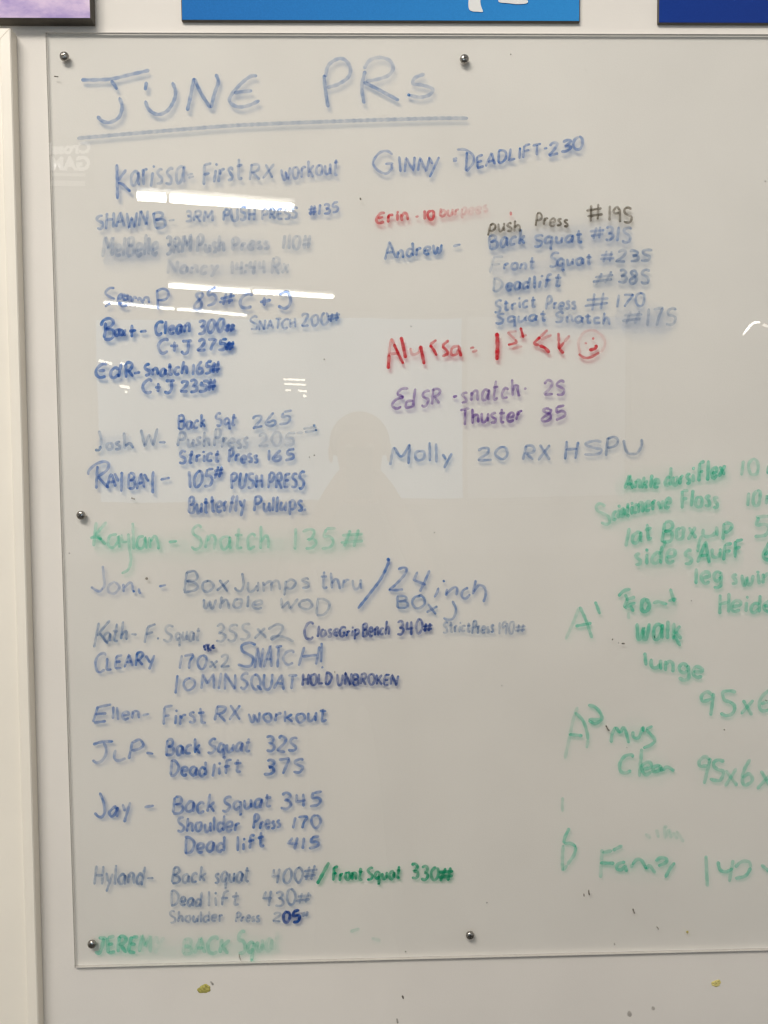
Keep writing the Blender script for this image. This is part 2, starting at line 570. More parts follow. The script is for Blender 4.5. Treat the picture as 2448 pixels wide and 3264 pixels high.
# --- heading
trace('F1', 'handwritten_word', ['505,497 600,497 700,490 820,462 930,437', '@1.1 690,500 710,525 728,558', '742,605 758,650 756,690 735,735 680,762 635,752 605,722',
      '@1.05 912,508 903,562', '903,625 925,680 980,712 1040,690 1080,630 1092,570 1072,510',
      '@1.05 1165,690 1185,600 1207,485', '1207,485 1250,580 1310,672', '1312,672 1335,580 1358,510 1343,460',
      '@.85 1600,472 1560,475 1500,520 1440,590 1430,635 1480,665 1550,655 1615,625', '@.85 1455,578 1510,570 1570,565'],
      'sky', 'largest light blue heading, first word, reading JUNE', .60, 12.5)
trace('F2', 'handwritten_word', ['455,465 460,540 480,670', '@.75 462,480 480,410 530,370 580,370 618,420 605,480 540,525 470,545',
      '@.85 710,440 690,540 703,645', '@.6 702,430 740,375 800,358 860,375 885,420 860,465 800,490 715,507', '@1.05 700,510 780,550 922,626',
      '@.7 1080,460 1020,485 1010,520 1070,530 1130,555 1110,590 1050,605 985,592', '@1.5 980,588 984,594'],
      'sky', 'largest light blue heading, second word, reading PRs', .58, 12.5)
trace('S', 'underline', ['246,441 359,431 512,418 717,402 850,395 1005,389 1210,382 1404,377 1492,377'], 'gray', 'long grey blue line under the heading', .50, 13)

# --- left column
trace('K3', 'handwritten_word', ['~1.1 88,90 90,200 92,322', '@.7 150,125 95,200', '@1.1 95,212 125,222 150,245 178,272'], 'blue', None, .72, 10)
word('K3', 'arissa', 172, 245, 530, 205, 150, 'sky', .5, 10, .72)
word('K3', '=', 555, 200, 595, 195, 60, 'sky', .35, 8)
word('K3', 'First', 655, 228, 915, 190, 135, 'sky', .52, 10)
word('K3', 'RX', 962, 200, 1120, 178, 100, 'sky', .52, 9)
word('K3', 'workout', 1175, 195, 1550, 152, 105, 'blue', .55, 9, .72)
word('F4', 'SHAWN', 405, 602, 720, 588, 90, 'sky', .62, 10)
word('F4', 'B', 757, 602, 832, 602, 95, 'sky', .7, 10)
word('F4', '-', 850, 575, 888, 578, 50, 'gray', .5, 8)
word('K3', '3RM', 540, 470, 722, 470, 68, 'sky', .45, 9)
word('K3', 'PUSH', 790, 462, 1000, 460, 78, 'sky', .58, 10)
word('K3', 'PRESS', 1045, 455, 1278, 445, 70, 'sky', .5, 9)
word('K3', '#135', 1355, 432, 1550, 408, 65, 'blue', .62, 9)
word('K5', 'MelBelle', 135, 338, 610, 308, 165, 'gray', .36, 12)
word('K5', '3RM', 682, 300, 905, 290, 140, 'gray', .40, 12)
word('K5', 'Push', 960, 288, 1198, 285, 140, 'gray', .30, 12)
word('K5', 'Press', 1270, 275, 1590, 265, 115, 'gray', .27, 12)
word('K3', '110#', 1182, 652, 1372, 645, 92, 'gray', .33, 11)
word('K5', 'Nancy', 700, 475, 1140, 472, 110, 'gray', .23, 12)
word('F4', '14:44', 1240, 890, 1455, 886, 88, 'gray', .23, 12)
word('F4', 'Rx', 1492, 886, 1600, 880, 92, 'gray', .25, 11)
trace('K5', 'handwritten_word', ['235,603 190,605 155,645 190,680 240,700', '@.9 150,768 200,735', '@1.1 265,725 300,762 350,755', '265,705 275,670 300,655 292,690 262,712 300,745',
      '340,680 315,660 318,705 345,700 350,660 360,715', '375,670 385,720 410,680 430,700', '440,715 455,690 490,740', '490,720 500,690 530,690 540,735'], 'blue', None, .72, 9)
word('K5', 'P', 612, 805, 722, 800, 195, 'blue', .72, 9, slant=-.1)
word('K5', '85', 930, 795, 1130, 745, 155, 'blue', .72, 10)
word('K5', '#', 1160, 760, 1290, 740, 95, 'blue', .65, 10)
word('K5', 'C', 1330, 785, 1440, 785, 130, 'blue', .7, 11)
word('F7', '+', 1065, 185, 1130, 180, 75, 'blue', .72, 12)
trace('F7', 'handwritten_word', ['1180,110 1225,92 1245,130 1240,170 1210,190 1172,175'], 'blue', None, .7, 11)
trace('L6', 'handwritten_word', ['120,90 118,180 105,260', '70,130 100,70 165,50 205,85 180,130 125,160', '120,160 200,175 205,235 165,270 105,268',
      '240,160 222,200 235,235 262,205 262,150 272,240', '285,160 330,235', '335,165 285,240', '@1.1 400,115 398,250', '370,185 445,175'], 'blue', None, .95, 11)
word('L6', '-', 475, 222, 550, 215, 80, 'blue', .95, 10)
word('L6', 'Clean', 645, 230, 1010, 198, 150, 'blue', .9, 11)
word('L6', '300', 1095, 222, 1368, 185, 140, 'blue', .8, 11)
word('L6', '#', 1375, 198, 1490, 192, 100, 'blue', .95, 11)
word('L6', 'C+J', 670, 410, 1020, 415, 140, 'blue', .8, 11)
word('L6', '275', 1090, 398, 1395, 382, 122, 'blue', .78, 11)
word('L6', '#', 1385, 385, 1475, 380, 100, 'blue', .95, 11)
word('L6', '€d', 12, 690, 275, 680, 150, 'blue', .85, 11, .7)
word('L6', 'R', 325, 672, 412, 670, 145, 'blue', .9, 11)
word('L6', '-', 420, 665, 482, 660, 80, 'blue', .85, 10)
word('L6', 'Snatch', 525, 660, 985, 640, 125, 'blue', .9, 11)
word('L6', '165', 1035, 648, 1240, 640, 128, 'blue', .8, 11)
word('L6', '#', 1235, 632, 1332, 625, 128, 'blue', .95, 11)
word('L6', 'C+J', 505, 832, 840, 848, 130, 'blue', .82, 11)
word('L6', '235', 905, 832, 1190, 822, 122, 'blue', .82, 11)
word('L6', '#', 1190, 818, 1290, 812, 120, 'blue', .95, 11)
word('F7', 'S', 1005, 318, 1055, 318, 85, 'sky', .55, 8)
word('F7', 'NATCH', 1060, 316, 1275, 300, 55, 'sky', .55, 8)
word('F7', '200', 1305, 300, 1465, 288, 70, 'sky', .5, 9)
word('F7', '#', 1465, 270, 1535, 262, 58, 'sky', .7, 9)
word('G1', 'Back', 585, 162, 745, 155, 78, 'blue', .78, 9)
word('G1', 'Sqt', 805, 142, 925, 138, 68, 'blue', .72, 9)
word('G1', '265', 1015, 158, 1245, 128, 78, 'sky', .62, 9)
trace('G1', 'handwritten_word', ['@.7 120,170 132,215 132,260', '@1.4 132,260 120,285 97,283', '@.7 182,240 166,258 172,280 195,278 200,255 185,240', '245,235 220,245 240,260 240,278 215,280',
      '@.7 268,180 272,280', '@1.3 272,262 300,245 315,262 322,275'], 'gray', None, .6, 10)
word('G1', 'W', 365, 268, 460, 262, 100, 'gray', .5, 10)
word('G1', '-', 470, 262, 512, 262, 50, 'sky', .7, 9)
word('G1', 'Push', 582, 268, 770, 265, 88, 'gray', .42, 10, ends=.9)
word('G1', 'Press', 795, 265, 995, 275, 92, 'gray', .4, 10, ends=.9)
word('G1', '205', 1055, 262, 1268, 258, 78, 'gray', .3, 10)
for s_ in ('@.6 1280,185 1320,182', '@.8 1320,160 1400,150', '@.8 1330,178 1395,170', '@2 1383,138 1387,142', '@2 1395,165 1398,170'):
    trace('G1', 'smeared_dash', [s_], 'gray', None, .5, 9)
word('G1', 'Strict', 590, 362, 830, 350, 72, 'blue', .82, 10)
word('G1', 'Press', 880, 358, 1052, 355, 72, 'blue', .8, 10)
word('G1', '165', 1105, 352, 1265, 342, 60, 'blue', .72, 10)
trace('G1', 'handwritten_word', ['112,378 108,440 105,512', '@.85 58,432 62,405 100,370 150,352 178,368 165,405 112,442', '114,440 140,470 178,508',
      '165,508 192,430 218,500', '175,475 215,470', '212,420 235,470', '255,412 252,530'], 'blue', None, .78, 10)
word('G1', 'BA', 292, 508, 385, 508, 92, 'blue', .75, 10)
trace('G1', 'handwritten_word', ['385,425 412,470', '440,408 435,470 437,540'], 'blue', None, .8, 10)
word('G1', '-', 480, 485, 538, 478, 60, 'blue', .7, 9)
word('G1', '105', 645, 508, 785, 502, 98, 'blue', .72, 10)
word('G1', '#', 790, 458, 848, 450, 65, 'blue', .8, 9)
word('G1', 'PUSH', 895, 512, 1080, 505, 85, 'blue', .75, 10)
word('G1', 'PRESS', 1115, 512, 1325, 506, 88, 'blue', .75, 10)
word('G1', 'Butterfly', 645, 652, 972, 640, 100, 'blue', .75, 10)
word('G1', 'Pullups.', 1030, 648, 1335, 640, 85, 'blue', .75, 10, .65)
word('G2', 'K', 78, 178, 152, 170, 138, 'green', .42, 11)
trace('G2', 'smeared_dash', ['65,132 95,125 130,140'], 'green', None, .8, 11)
trace('G2', 'handwritten_word', ['@.9 215,110 175,120 165,165 190,185 220,150 222,118 228,185', '@.7 240,110 245,150 272,152', '@.75 278,105 282,180 292,250 278,305 240,328',
      '@.7 302,45 308,195', '@1.05 365,120 335,130 325,175 350,190 368,165 370,125 378,190', '395,125 400,188', '400,150 425,120 440,150 446,195'], 'green', None, .55, 10)
word('G2', '-', 500, 172, 548, 168, 50, 'green', .7, 10)
word('G2', 'Snatch', 625, 196, 1060, 196, 132, 'green', .45, 10)
word('G2', '135', 1195, 198, 1422, 188, 118, 'green', .4, 10)
word('G2', '#', 1455, 190, 1580, 185, 108, 'green', .5, 11)
trace('G2', 'handwritten_word', ['@.65 135,285 140,340 145,392 130,418', '135,412 118,428 95,420 68,402', '@.6 205,372 170,395 168,430 200,440 228,405 205,375', '@.8 250,385 252,432', '@.8 252,410 285,380 300,392 302,425',
      '@1.3 305,425 310,430', '@1.2 335,410 340,435 350,435'], 'blue', None, .62, 9)
trace('G2', 'ink_dot', ['~1.3 378,355 382,358'], 'black', None, .9, 8)
word('G2', '-', 445, 425, 487, 420, 50, 'blue', .6, 8)
word('G2', 'Box', 585, 432, 835, 430, 102, 'gray', .62, 9)
trace('G2', 'handwritten_word', ['912,325 918,390 905,425 880,420 870,405'], 'gray', None, .62, 9)
word('G2', 'umps', 935, 432, 1285, 408, 92, 'gray', .6, 9)
word('G2', 'thru', 1345, 410, 1570, 418, 95, 'sky', .55, 9)
word('G2', 'whole', 690, 525, 1020, 525, 72, 'gray', .6, 9, .7)
word('G2', 'WO', 1115, 525, 1300, 525, 58, 'gray', .58, 9)
word('G2', 'D', 1320, 555, 1392, 555, 98, 'gray', .58, 9)
trace('G3', 'slash', ['@1.1 598,65 594,100 545,200 470,300 395,395', '~1.3 @1.1 596,66 598,74'], 'blue', 'long dark blue slash in front of the number 24', .85, 10)
trace('G3', 'handwritten_number', ['660,135 695,123 718,135 700,175 645,235 600,270', '598,270 650,272 695,266', '- 790,150 765,205 845,237', '870,140 835,220 805,282'], 'blue', None, .72, 9.5)
trace('G3', 'handwritten_word', ['930,255 918,290 900,320', '@1.2 962,211 965,214', '985,262 978,310', '979,300 1010,268 1038,252 1052,268 1045,308', '1125,255 1090,275 1082,312 1108,328 1138,298',
      '1175,205 1165,250 1155,300', '1160,285 1195,240 1232,255 1240,300 1225,352'], 'blue', None, .68, 9)
word('G3', 'BO', 648, 392, 832, 395, 82, 'sky', .66, 9)
word('G3', 'x', 850, 425, 920, 438, 100, 'sky', .72, 9, .6)
trace('G3', 'handwritten_word', ['1020,342 1044,400 1025,458 990,468 960,455'], 'sky', None, .65, 9)
word('G4', 'K', 82, 158, 150, 140, 112, 'gray', .7, 9)
word('G4', 'ath', 125, 138, 245, 128, 90, 'gray', .7, 9, .5)
word('G4', '-', 265, 118, 292, 122, 40, 'gray', .7, 8)
word('G4', 'F.', 330, 145, 402, 122, 72, 'gray', .62, 9)
word('G4', 'S', 425, 130, 475, 128, 85, 'gray', .5, 9)
word('G4', 'quat', 488, 132, 610, 132, 65, 'gray', .5, 9, .68)
word('G4', '3SS', 690, 138, 862, 122, 86, 'gray', .5, 9)
word('G4', 'x', 890, 118, 945, 115, 80, 'gray', .5, 9)
trace('G4', 'handwritten_number', ['955,72 1000,48 1030,60 1010,100 970,128', '965,125 985,108 1030,110 1085,135'], 'gray', None, .55, 9)
word('G3', 'C', 40, 597, 100, 597, 108, 'navy', .85, 9.5)
word('G3', 'lose', 128, 577, 265, 575, 78, 'navy', .7, 9)
word('G3', 'Grip', 272, 577, 400, 577, 66, 'navy', .78, 8.5)
word('G3', 'Bench', 425, 578, 602, 568, 88, 'navy', .8, 8.5)
word('G3', '340', 650, 572, 820, 556, 95, 'navy', .72, 9)
word('G3', '#', 822, 548, 888, 545, 55, 'navy', .9, 9)
word('G3', 'Strict', 958, 552, 1138, 548, 70, 'gray', .6, 8)
word('G3', 'Press', 1148, 560, 1292, 555, 78, 'gray', .6, 8)
word('G3', '190', 1322, 565, 1425, 560, 82, 'gray', .5, 8)
word('G3', '#', 1432, 560, 1502, 555, 60, 'gray', .5, 8)
word('G4', 'C', 80, 290, 132, 288, 92, 'blue', .78, 9)
word('G4', 'LEAR', 138, 276, 325, 252, 66, 'blue', .8, 9.5)
word('G4', 'Y', 335, 270, 382, 270, 70, 'blue', .8, 9.5)
word('G4', '170', 502, 272, 642, 272, 76, 'blue', .7, 9)
word('G4', 'x2', 658, 265, 757, 262, 62, 'gray', .6, 9)
trace('G4', 'handwritten_word', ['630,150 640,180', '628,165 650,150 655,185', '660,145 650,165 670,180', '685,150 668,165 690,165', '675,150 680,172'], 'navy', 'small dark blue scribble above the number 170', .85, 8)
word('G4', 'S', 805, 260, 885, 258, 118, 'blue', .78, 10)
word('G4', 'NAT', 888, 270, 1020, 262, 100, 'blue', .62, 9.5)
word('G4', 'C', 1025, 252, 1080, 250, 70, 'blue', .5, 9)
word('G4', 'H', 1102, 262, 1190, 255, 100, 'blue', .68, 9.5, slant=.3)
word('G4', '!', 1215, 272, 1226, 272, 130, 'blue', .62, 9)
word('G4', '1', 484, 400, 496, 400, 105, 'blue', .72, 9)
word('G4', '0', 525, 380, 582, 378, 68, 'blue', .68, 9)
word('G4', 'MIN', 615, 375, 790, 378, 80, 'blue', .62, 9.5)
word('G4', 'SQUAT', 815, 370, 1095, 380, 72, 'blue', .65, 9.5)
word('G3', 'HOLD', 25, 908, 218, 895, 75, 'navy', .78, 9)
word('G3', 'UNBROKEN', 255, 897, 655, 898, 72, 'navy', .76, 9)
word('G4', 'E', 72, 545, 140, 538, 82, 'blue', .72, 9.5, slant=.2)
word('G4', 'llen', 168, 528, 305, 525, 70, 'blue', .68, 9)
word('G4', '-', 322, 522, 355, 520, 40, 'blue', .6, 8.5)
word('G4', 'First', 425, 552, 635, 540, 85, 'blue', .75, 9.5)
word('G4', 'RX', 685, 532, 810, 530, 76, 'blue', .68, 9.5)
word('G4', 'workout', 855, 540, 1248, 536, 62, 'blue', .72, 9.5, .74)
trace('G5', 'handwritten_word', ['85,98 140,82 205,80', '@.7 148,85 162,120 160,160 135,195 105,205 82,188', '@.7 218,128 210,172 225,192 250,190 278,178'], 'blue', None, .78, 10)
word('G5', 'P', 298, 188, 370, 182, 115, 'blue', .76, 10)
word('G5', '-', 400, 170, 438, 178, 50, 'blue', .72, 9)
word('G5', 'Back', 512, 158, 715, 152, 95, 'blue', .78, 10)
word('G5', 'Squat', 760, 152, 1010, 138, 82, 'blue', .7, 10)
word('G5', '32S', 1100, 138, 1282, 145, 86, 'blue', .75, 10)
word('G5', 'Dead', 538, 282, 748, 284, 95, 'blue', .78, 10)
word('G5', 'lift', 785, 284, 955, 265, 82, 'blue', .74, 10)
word('G5', '3', 1088, 280, 1150, 280, 95, 'blue', .95, 11)
word('G5', '7S', 1178, 272, 1322, 265, 85, 'blue', .75, 10)
trace('G5', 'handwritten_word', ['125,380 145,430 155,490 140,522 115,520 95,498'], 'blue', None, .75, 10)
word('G5', 'ay', 178, 522, 298, 505, 120, 'blue', .75, 10, .48)
word('G5', '-', 385, 485, 442, 475, 40, 'blue', .75, 10)
word('G5', 'Back', 555, 498, 800, 488, 98, 'blue', .74, 10)
word('G5', 'Squat', 845, 490, 1130, 465, 88, 'blue', .74, 10)
word('G5', '345', 1185, 478, 1425, 458, 86, 'blue', .78, 10)
word('G5', 'Shoulder', 580, 612, 945, 602, 85, 'blue', .74, 9.5)
word('G5', 'Press', 1025, 598, 1185, 585, 78, 'blue', .8, 9.5)
word('G5', '170', 1255, 592, 1420, 588, 74, 'blue', .74, 9.5)
word('G5', 'Dead', 622, 738, 855, 728, 95, 'blue', .74, 10)
word('G5', 'lift', 928, 728, 1092, 695, 85, 'blue', .74, 10)
word('G5', '415', 1230, 718, 1412, 705, 72, 'blue', .8, 10)
word('G6', 'Hyland', 68, 160, 272, 158, 78, 'gray', .75, 9)
word('G6', '-', 290, 148, 316, 152, 36, 'gray', .7, 8.5)
word('G6', 'Back', 395, 152, 538, 148, 62, 'gray', .72, 9)
word('G6', 'squat', 575, 152, 722, 145, 62, 'gray', .66, 9, .68)
word('G6', '400', 815, 158, 945, 148, 66, 'gray', .72, 9)
word('G6', '#', 950, 142, 1006, 138, 62, 'gray', .7, 9)
trace('G6', 'slash', ['1060,64 1035,110 1010,156'], 'emerald', 'bold green slash after the number 400', .98, 12)
word('G6', 'Front', 1075, 143, 1200, 138, 55, 'emerald', .98, 10.5)
word('G6', 'Squat', 1220, 142, 1362, 132, 54, 'emerald', .92, 10)
word('G6', '330', 1405, 132, 1520, 142, 60, 'emerald', .95, 10.5)
word('G6', '#', 1520, 146, 1586, 142, 62, 'emerald', .98, 11)
word('G6', 'Dead', 390, 250, 520, 252, 62, 'gray', .72, 9)
word('G6', 'lift', 545, 254, 680, 245, 62, 'gray', .62, 9)
word('G6', '430', 780, 248, 915, 245, 62, 'gray', .66, 9)
word('G6', '#', 920, 242, 982, 238, 50, 'gray', .62, 9)
word('G6', 'Shoulder', 385, 322, 610, 315, 46, 'gray', .6, 8)
word('G6', 'Press', 665, 317, 765, 315, 38, 'gray', .62, 8)
word('G6', '2', 820, 315, 855, 315, 40, 'gray', .5, 8)
word('G6', '05', 863, 320, 935, 316, 50, 'navy', 1.4, 10.5)
word('G6', '#', 940, 296, 976, 294, 26, 'gray', .45, 8)
word('G6', 'JEREMY', 72, 446, 352, 446, 66, 'green', .7, 13, fade=lambda x: max(.12, min(1, (520 - x) / 110)))
word('G6', 'BACK', 440, 452, 636, 450, 66, 'green', .45, 13, fade=lambda x: .45 + .55 * max(0, min(1, (x - 580) / 80)))
word('G6', 'Squat', 675, 450, 852, 438, 84, 'green', .42, 13, fade=lambda x: max(.12, min(1, (900 - x) / 110)))
for s_ in ('1150,358 1190,345', '@.7 1240,385 1278,397'):
    trace('G6', 'smeared_dash', [s_], 'green', None, .2, 12)

# --- middle column
word('F5', 'G', 178, 298, 288, 296, 128, 'blue', .72, 9)
word('F5', 'INN', 328, 292, 518, 282, 88, 'blue', .74, 9)
trace('F5', 'handwritten_word', ['520,195 545,240', '585,195 560,250 525,322'], 'blue', None, .72, 9)
word('F5', '=', 668, 238, 696, 234, 50, 'blue', .6, 8)
trace('F5', 'handwritten_word', ['758,165 752,285', '@.8 695,150 750,152 798,190 795,235 755,286'], 'blue', None, .76, 9)
word('F5', 'EADLIFT', 815, 264, 1215, 180, 72, 'blue', .76, 9)
word('F5', '-', 1235, 162, 1258, 160, 36, 'blue', .7, 9)
word('F5', '230', 1265, 190, 1475, 140, 74, 'blue', .7, 10)
word('F5', '€rin', 190, 612, 392, 592, 66, 'red', .72, 10, .75)
word('F5', '-', 437, 584, 458, 582, 40, 'red', .5, 8)
word('F5', '10', 485, 586, 552, 582, 60, 'red', .8, 10)
word('F5', 'burpees', 588, 570, 885, 540, 56, 'red', .5, 9, .75, fade=lambda x: max(.3, min(1, (1560 - x) / 180)))
trace('F5', 'ink_dot', ['1030,535 1032,560'], 'red', None, .5, 8)
word('H7', 'push', 140, 210, 375, 205, 95, 'black', .75, 8, .62)
word('H7', 'Press', 490, 168, 735, 170, 92, 'black', .75, 8)
word('H7', '#', 875, 132, 995, 130, 130, 'black', .82, 8.5)
word('H7', '19S', 1035, 130, 1215, 145, 122, 'black', .74, 8.5)
word('H7', 'Back', 138, 345, 412, 300, 110, 'sky', .55, 10)
word('H7', 'S', 475, 325, 545, 322, 95, 'sky', .6, 9)
word('H7', 'quat', 560, 302, 842, 290, 95, 'sky', .62, 10, .58)
word('H7', '#', 900, 272, 1002, 268, 100, 'sky', .5, 9)
word('H7', '31S', 1012, 278, 1212, 288, 108, 'sky', .55, 10)
word('H7', 'F', 148, 522, 232, 518, 125, 'gray', .36, 9)
word('H7', 'ront', 252, 495, 482, 488, 90, 'sky', .52, 9.5, .55)
word('H7', 'S', 597, 470, 662, 470, 98, 'sky', .55, 9)
word('H7', 'quat', 650, 470, 912, 455, 85, 'sky', .58, 10, .6)
word('H7', '#', 978, 442, 1082, 438, 92, 'sky', .5, 9)
word('H7', '23S', 1098, 435, 1362, 430, 82, 'gray', .62, 10)
word('H7', 'D', 168, 660, 235, 658, 100, 'gray', .42, 9)
word('H7', 'ead', 268, 652, 440, 642, 92, 'sky', .68, 10)
word('H7', 'lift', 470, 642, 682, 618, 102, 'sky', .6, 10)
word('H7', '#', 920, 612, 1080, 595, 98, 'gray', .42, 9, ends=1.0)
word('H7', '38S', 1112, 592, 1348, 605, 100, 'gray', .62, 10)
word('H7', 'Strict', 178, 822, 492, 775, 92, 'sky', .62, 9)
word('H7', 'Press', 570, 795, 792, 795, 92, 'sky', .56, 9)
word('H7', '#', 868, 802, 1035, 795, 128, 'sky', .58, 9)
word('H7', '170', 1095, 782, 1312, 768, 102, 'sky', .58, 9)
word('H7', 'Squat', 190, 905, 570, 880, 78, 'sky', .62, 9)
word('H7', 'Snatch', 638, 892, 1050, 908, 82, 'sky', .56, 9)
word('H7', '#', 1150, 910, 1292, 905, 105, 'gray', .35, 10)
word('H7', '17S', 1322, 930, 1548, 912, 128, 'gray', .42, 10, ends=.8)
word('F5', 'A', 240, 832, 312, 825, 102, 'sky', .75, 9)
word('F5', 'ndrew', 322, 822, 600, 790, 85, 'sky', .72, 9.5, .6)
word('F5', '-', 665, 768, 718, 758, 40, 'sky', .6, 9)
trace('F8', 'handwritten_word', ['~1.2 145,292 150,215', '@.45 150,215 156,165 163,130', '@.45 163,130 178,165', '@1.05 175,160 200,215 225,265', '@.5 140,215 205,208',
      '@1.05 ~1.2 213,122 225,175 237,235', '@.4 262,180 272,215 305,205 318,172', '~1.2 315,168 325,215 335,268',
      '@.8 400,138 365,165', '365,165 385,190 402,222', '@.75 465,140 430,170', '@.95 430,172 455,195 458,212 430,225', '@.7 522,168 485,180 478,215 505,215 520,185', '~1.1 518,170 530,226'],
      'red', 'bold red handwritten name', .95, 10)
trace('F8', 'handwritten_symbol', ['@.9 578,182 600,178', '@.5 588,202 617,193'], 'red', None, .8, 9)
trace('F8', 'handwritten_number', ['@1.1 ~1.3 720,100 723,170 720,245'], 'red', None, .95, 11)
trace('F8', 'handwritten_word', ['@.3 825,92 775,98', '@.45 775,98 815,135', '@.9 815,135 822,152 778,165', '@.3 800,186 855,172', '@1.1 845,72 860,128', '@.35 840,125 878,112'], 'red', 'small red raised st', .85, 9)
trace('F8', 'handwritten_number', ['@.6 988,85 950,122', '950,122 918,155 945,168', '~1.15 945,168 975,182 998,207', '@.35 950,138 1010,112'], 'red', None, .95, 10)
trace('F8', 'handwritten_word', ['@.7 1045,100 1047,150', '1047,150 1048,188', '@.45 1105,115 1075,150', '@.9 1075,150 1045,188', '@.9 1050,185 1072,210'], 'red', 'bold red letter before the smiley face', .95, 10)
trace('F8', 'smiley_face', ['@.22 1160,212 1152,150 1180,100 1230,88 1278,118 1292,160 1270,205', '@.85 1152,212 1180,232 1215,230 1262,205', '@.5 1188,155 1192,157', '@.7 1226,132 1232,130', '@1.2 ~1.2 1246,163 1240,183 1208,193'],
      'red', 'red smiley face in a faint circle', .85, 9.5)
trace('F8', 'handwritten_word', ['@.9 252,395 215,398 195,425 228,440', '228,440 185,455 165,485 190,502 215,490', '288,395 282,440 276,495', '278,460 245,465 240,495 275,492'], 'purple', None, .72, 9.5)
word('F8', 'SR', 318, 492, 418, 472, 76, 'purple', .66, 9.5)
word('F8', '-', 485, 455, 508, 452, 40, 'purple', .7, 9)
word('F8', 'snatch', 530, 472, 835, 440, 98, 'purple', .66, 9.5, .58)
word('F8', '-', 862, 415, 876, 413, 36, 'purple', .6, 9)
word('F8', '2S', 965, 432, 1078, 430, 76, 'purple', .66, 9.5)
word('F8', 'Thuster', 525, 588, 850, 565, 80, 'purple', .8, 9.5)
word('F8', '85', 955, 572, 1082, 552, 70, 'purple', .72, 9.5)
trace('F8', 'handwritten_word', ['@.55 155,802 165,745 175,705', '175,705 215,755 260,690', '258,692 252,795'], 'sky', None, .7, 9.5)
word('F8', 'olly', 280, 780, 478, 782, 98, 'sky', .62, 9.5, .5)
word('F8', '20', 615, 778, 778, 772, 72, 'sky', .55, 9.5)
word('F8', 'RX', 855, 772, 998, 770, 76, 'sky', .58, 9.5)
word('F8', 'H', 1075, 768, 1142, 765, 88, 'sky', .6, 9.5)
word('F8', 'S', 1182, 748, 1278, 745, 76, 'sky', .52, 9.5)
word('F8', 'P', 1290, 748, 1358, 745, 92, 'gray', .6, 9.5)
word('F8', 'U', 1385, 742, 1488, 738, 74, 'gray', .62, 9.5)

# --- right column, green
g = 'green'
word('G7', 'Ankle', 395, 440, 690, 430, 118, g, .68, 12, .62)
word('G7', 'dorsi', 745, 415, 1000, 388, 155, g, .66, 12, .5)
word('G7', 'Flex', 1040, 375, 1275, 318, 165, g, .68, 12.5, .55)
word('G7', '10', 1412, 330, 1568, 308, 132, g, .45, 11)
word('G7', 'r', 1648, 305, 1710, 300, 120, g, .6, 11)
word('G7', 'S', 180, 755, 282, 755, 160, g, .5, 11, slant=-.3)
word('G7', 'ciatic', 285, 715, 500, 655, 120, g, .58, 12, .62)
word('G7', 'nerve', 505, 655, 792, 600, 110, g, .6, 12, .8)
word('G7', 'Floss', 888, 600, 1218, 600, 155, g, .56, 12, .62)
word('G7', '10', 1468, 602, 1588, 578, 135, g, .55, 12)
word('G7', 'r', 1638, 580, 1690, 575, 130, g, .5, 11)
word('G7', 'lat', 400, 945, 632, 880, 160, g, .55, 12, .6)
word('G7', 'Box', 720, 905, 1018, 880, 165, g, .55, 12, .65)
word('G7', 'u', 1072, 868, 1205, 855, 150, g, .55, 12)
word('G7', 'P', 1255, 892, 1332, 888, 165, g, .55, 12)
word('G7', '5', 1525, 858, 1672, 850, 180, g, .58, 12)
word('G7', 'side', 470, 1118, 830, 1090, 160, g, .56, 12, .7)
word('G7', 's', 910, 1108, 982, 1105, 190, g, .55, 12, .7)
word('G7', 'A', 1038, 1092, 1140, 1090, 185, g, .66, 12.5)
word('G7', 'u', 1152, 1052, 1242, 1050, 150, g, .55, 12)
word('G7', 'FF', 1265, 1062, 1425, 1035, 148, g, .66, 12)
word('G7', '6', 1615, 1072, 1700, 1068, 180, g, .68, 13)
for s_ in ('755,900 730,960 700,1010', '1075,850 1050,910 1035,1000'):
    trace('G7', 'smeared_dash', [s_], g, None, .5, 11)
word('G7', 'leg', 1012, 1282, 1250, 1268, 130, g, .55, 12, .8)
word('G7', 'swing', 1325, 1290, 1790, 1278, 105, g, .55, 12, .9)
trace('S', 'handwritten_word', ['@.5 1803,2038 1828,1982 1847,1935', '1848,1933 1868,1978 1887,2034', '@1.2 1834,1996 1886,1986'], g, 'green list letter A beside a small raised 1', .55, 11)
trace('G7', 'handwritten_number', ['130,1435 150,1485 172,1548'], g, 'small raised green 1', .62, 11)
trace('G7', 'handwritten_word', ['445,1325 385,1340 335,1390', '395,1370 412,1420 385,1490', '400,1420 485,1395', '390,1495 440,1465 490,1445', '440,1470 470,1525', '@.4 428,1530 425,1590', '@1.2 ~1.2 580,1405 545,1440 545,1510 585,1520 610,1465 580,1408',
      '640,1450 690,1438 730,1450 770,1460', '795,1320 812,1380 832,1440', '778,1432 850,1410'], g, 'green handwriting that reads Front', .64, 12)
word('G7', 'H', 1222, 1548, 1312, 1530, 172, g, .55, 11.5)
word('G7', 'eide', 1335, 1530, 1700, 1528, 150, g, .62, 12, .62)
word('G8', 'walk', 655, 145, 1000, 138, 138, g, .66, 12.5, .85)
trace('G8', 'smeared_dash', ['945,105 970,145 995,188'], g, None, .66, 12)
word('G8', 'l', 728, 328, 745, 328, 105, g, .6, 12, slant=-.1)
word('G8', 'unge', 765, 345, 1160, 430, 105, g, .62, 12.5, .72)
word('G8', '9S', 1142, 712, 1412, 715, 195, g, .58, 12)
word('G8', 'x', 1455, 715, 1538, 715, 200, g, .5, 11.5)
word('G8', '6', 1580, 682, 1690, 680, 175, g, .5, 12)
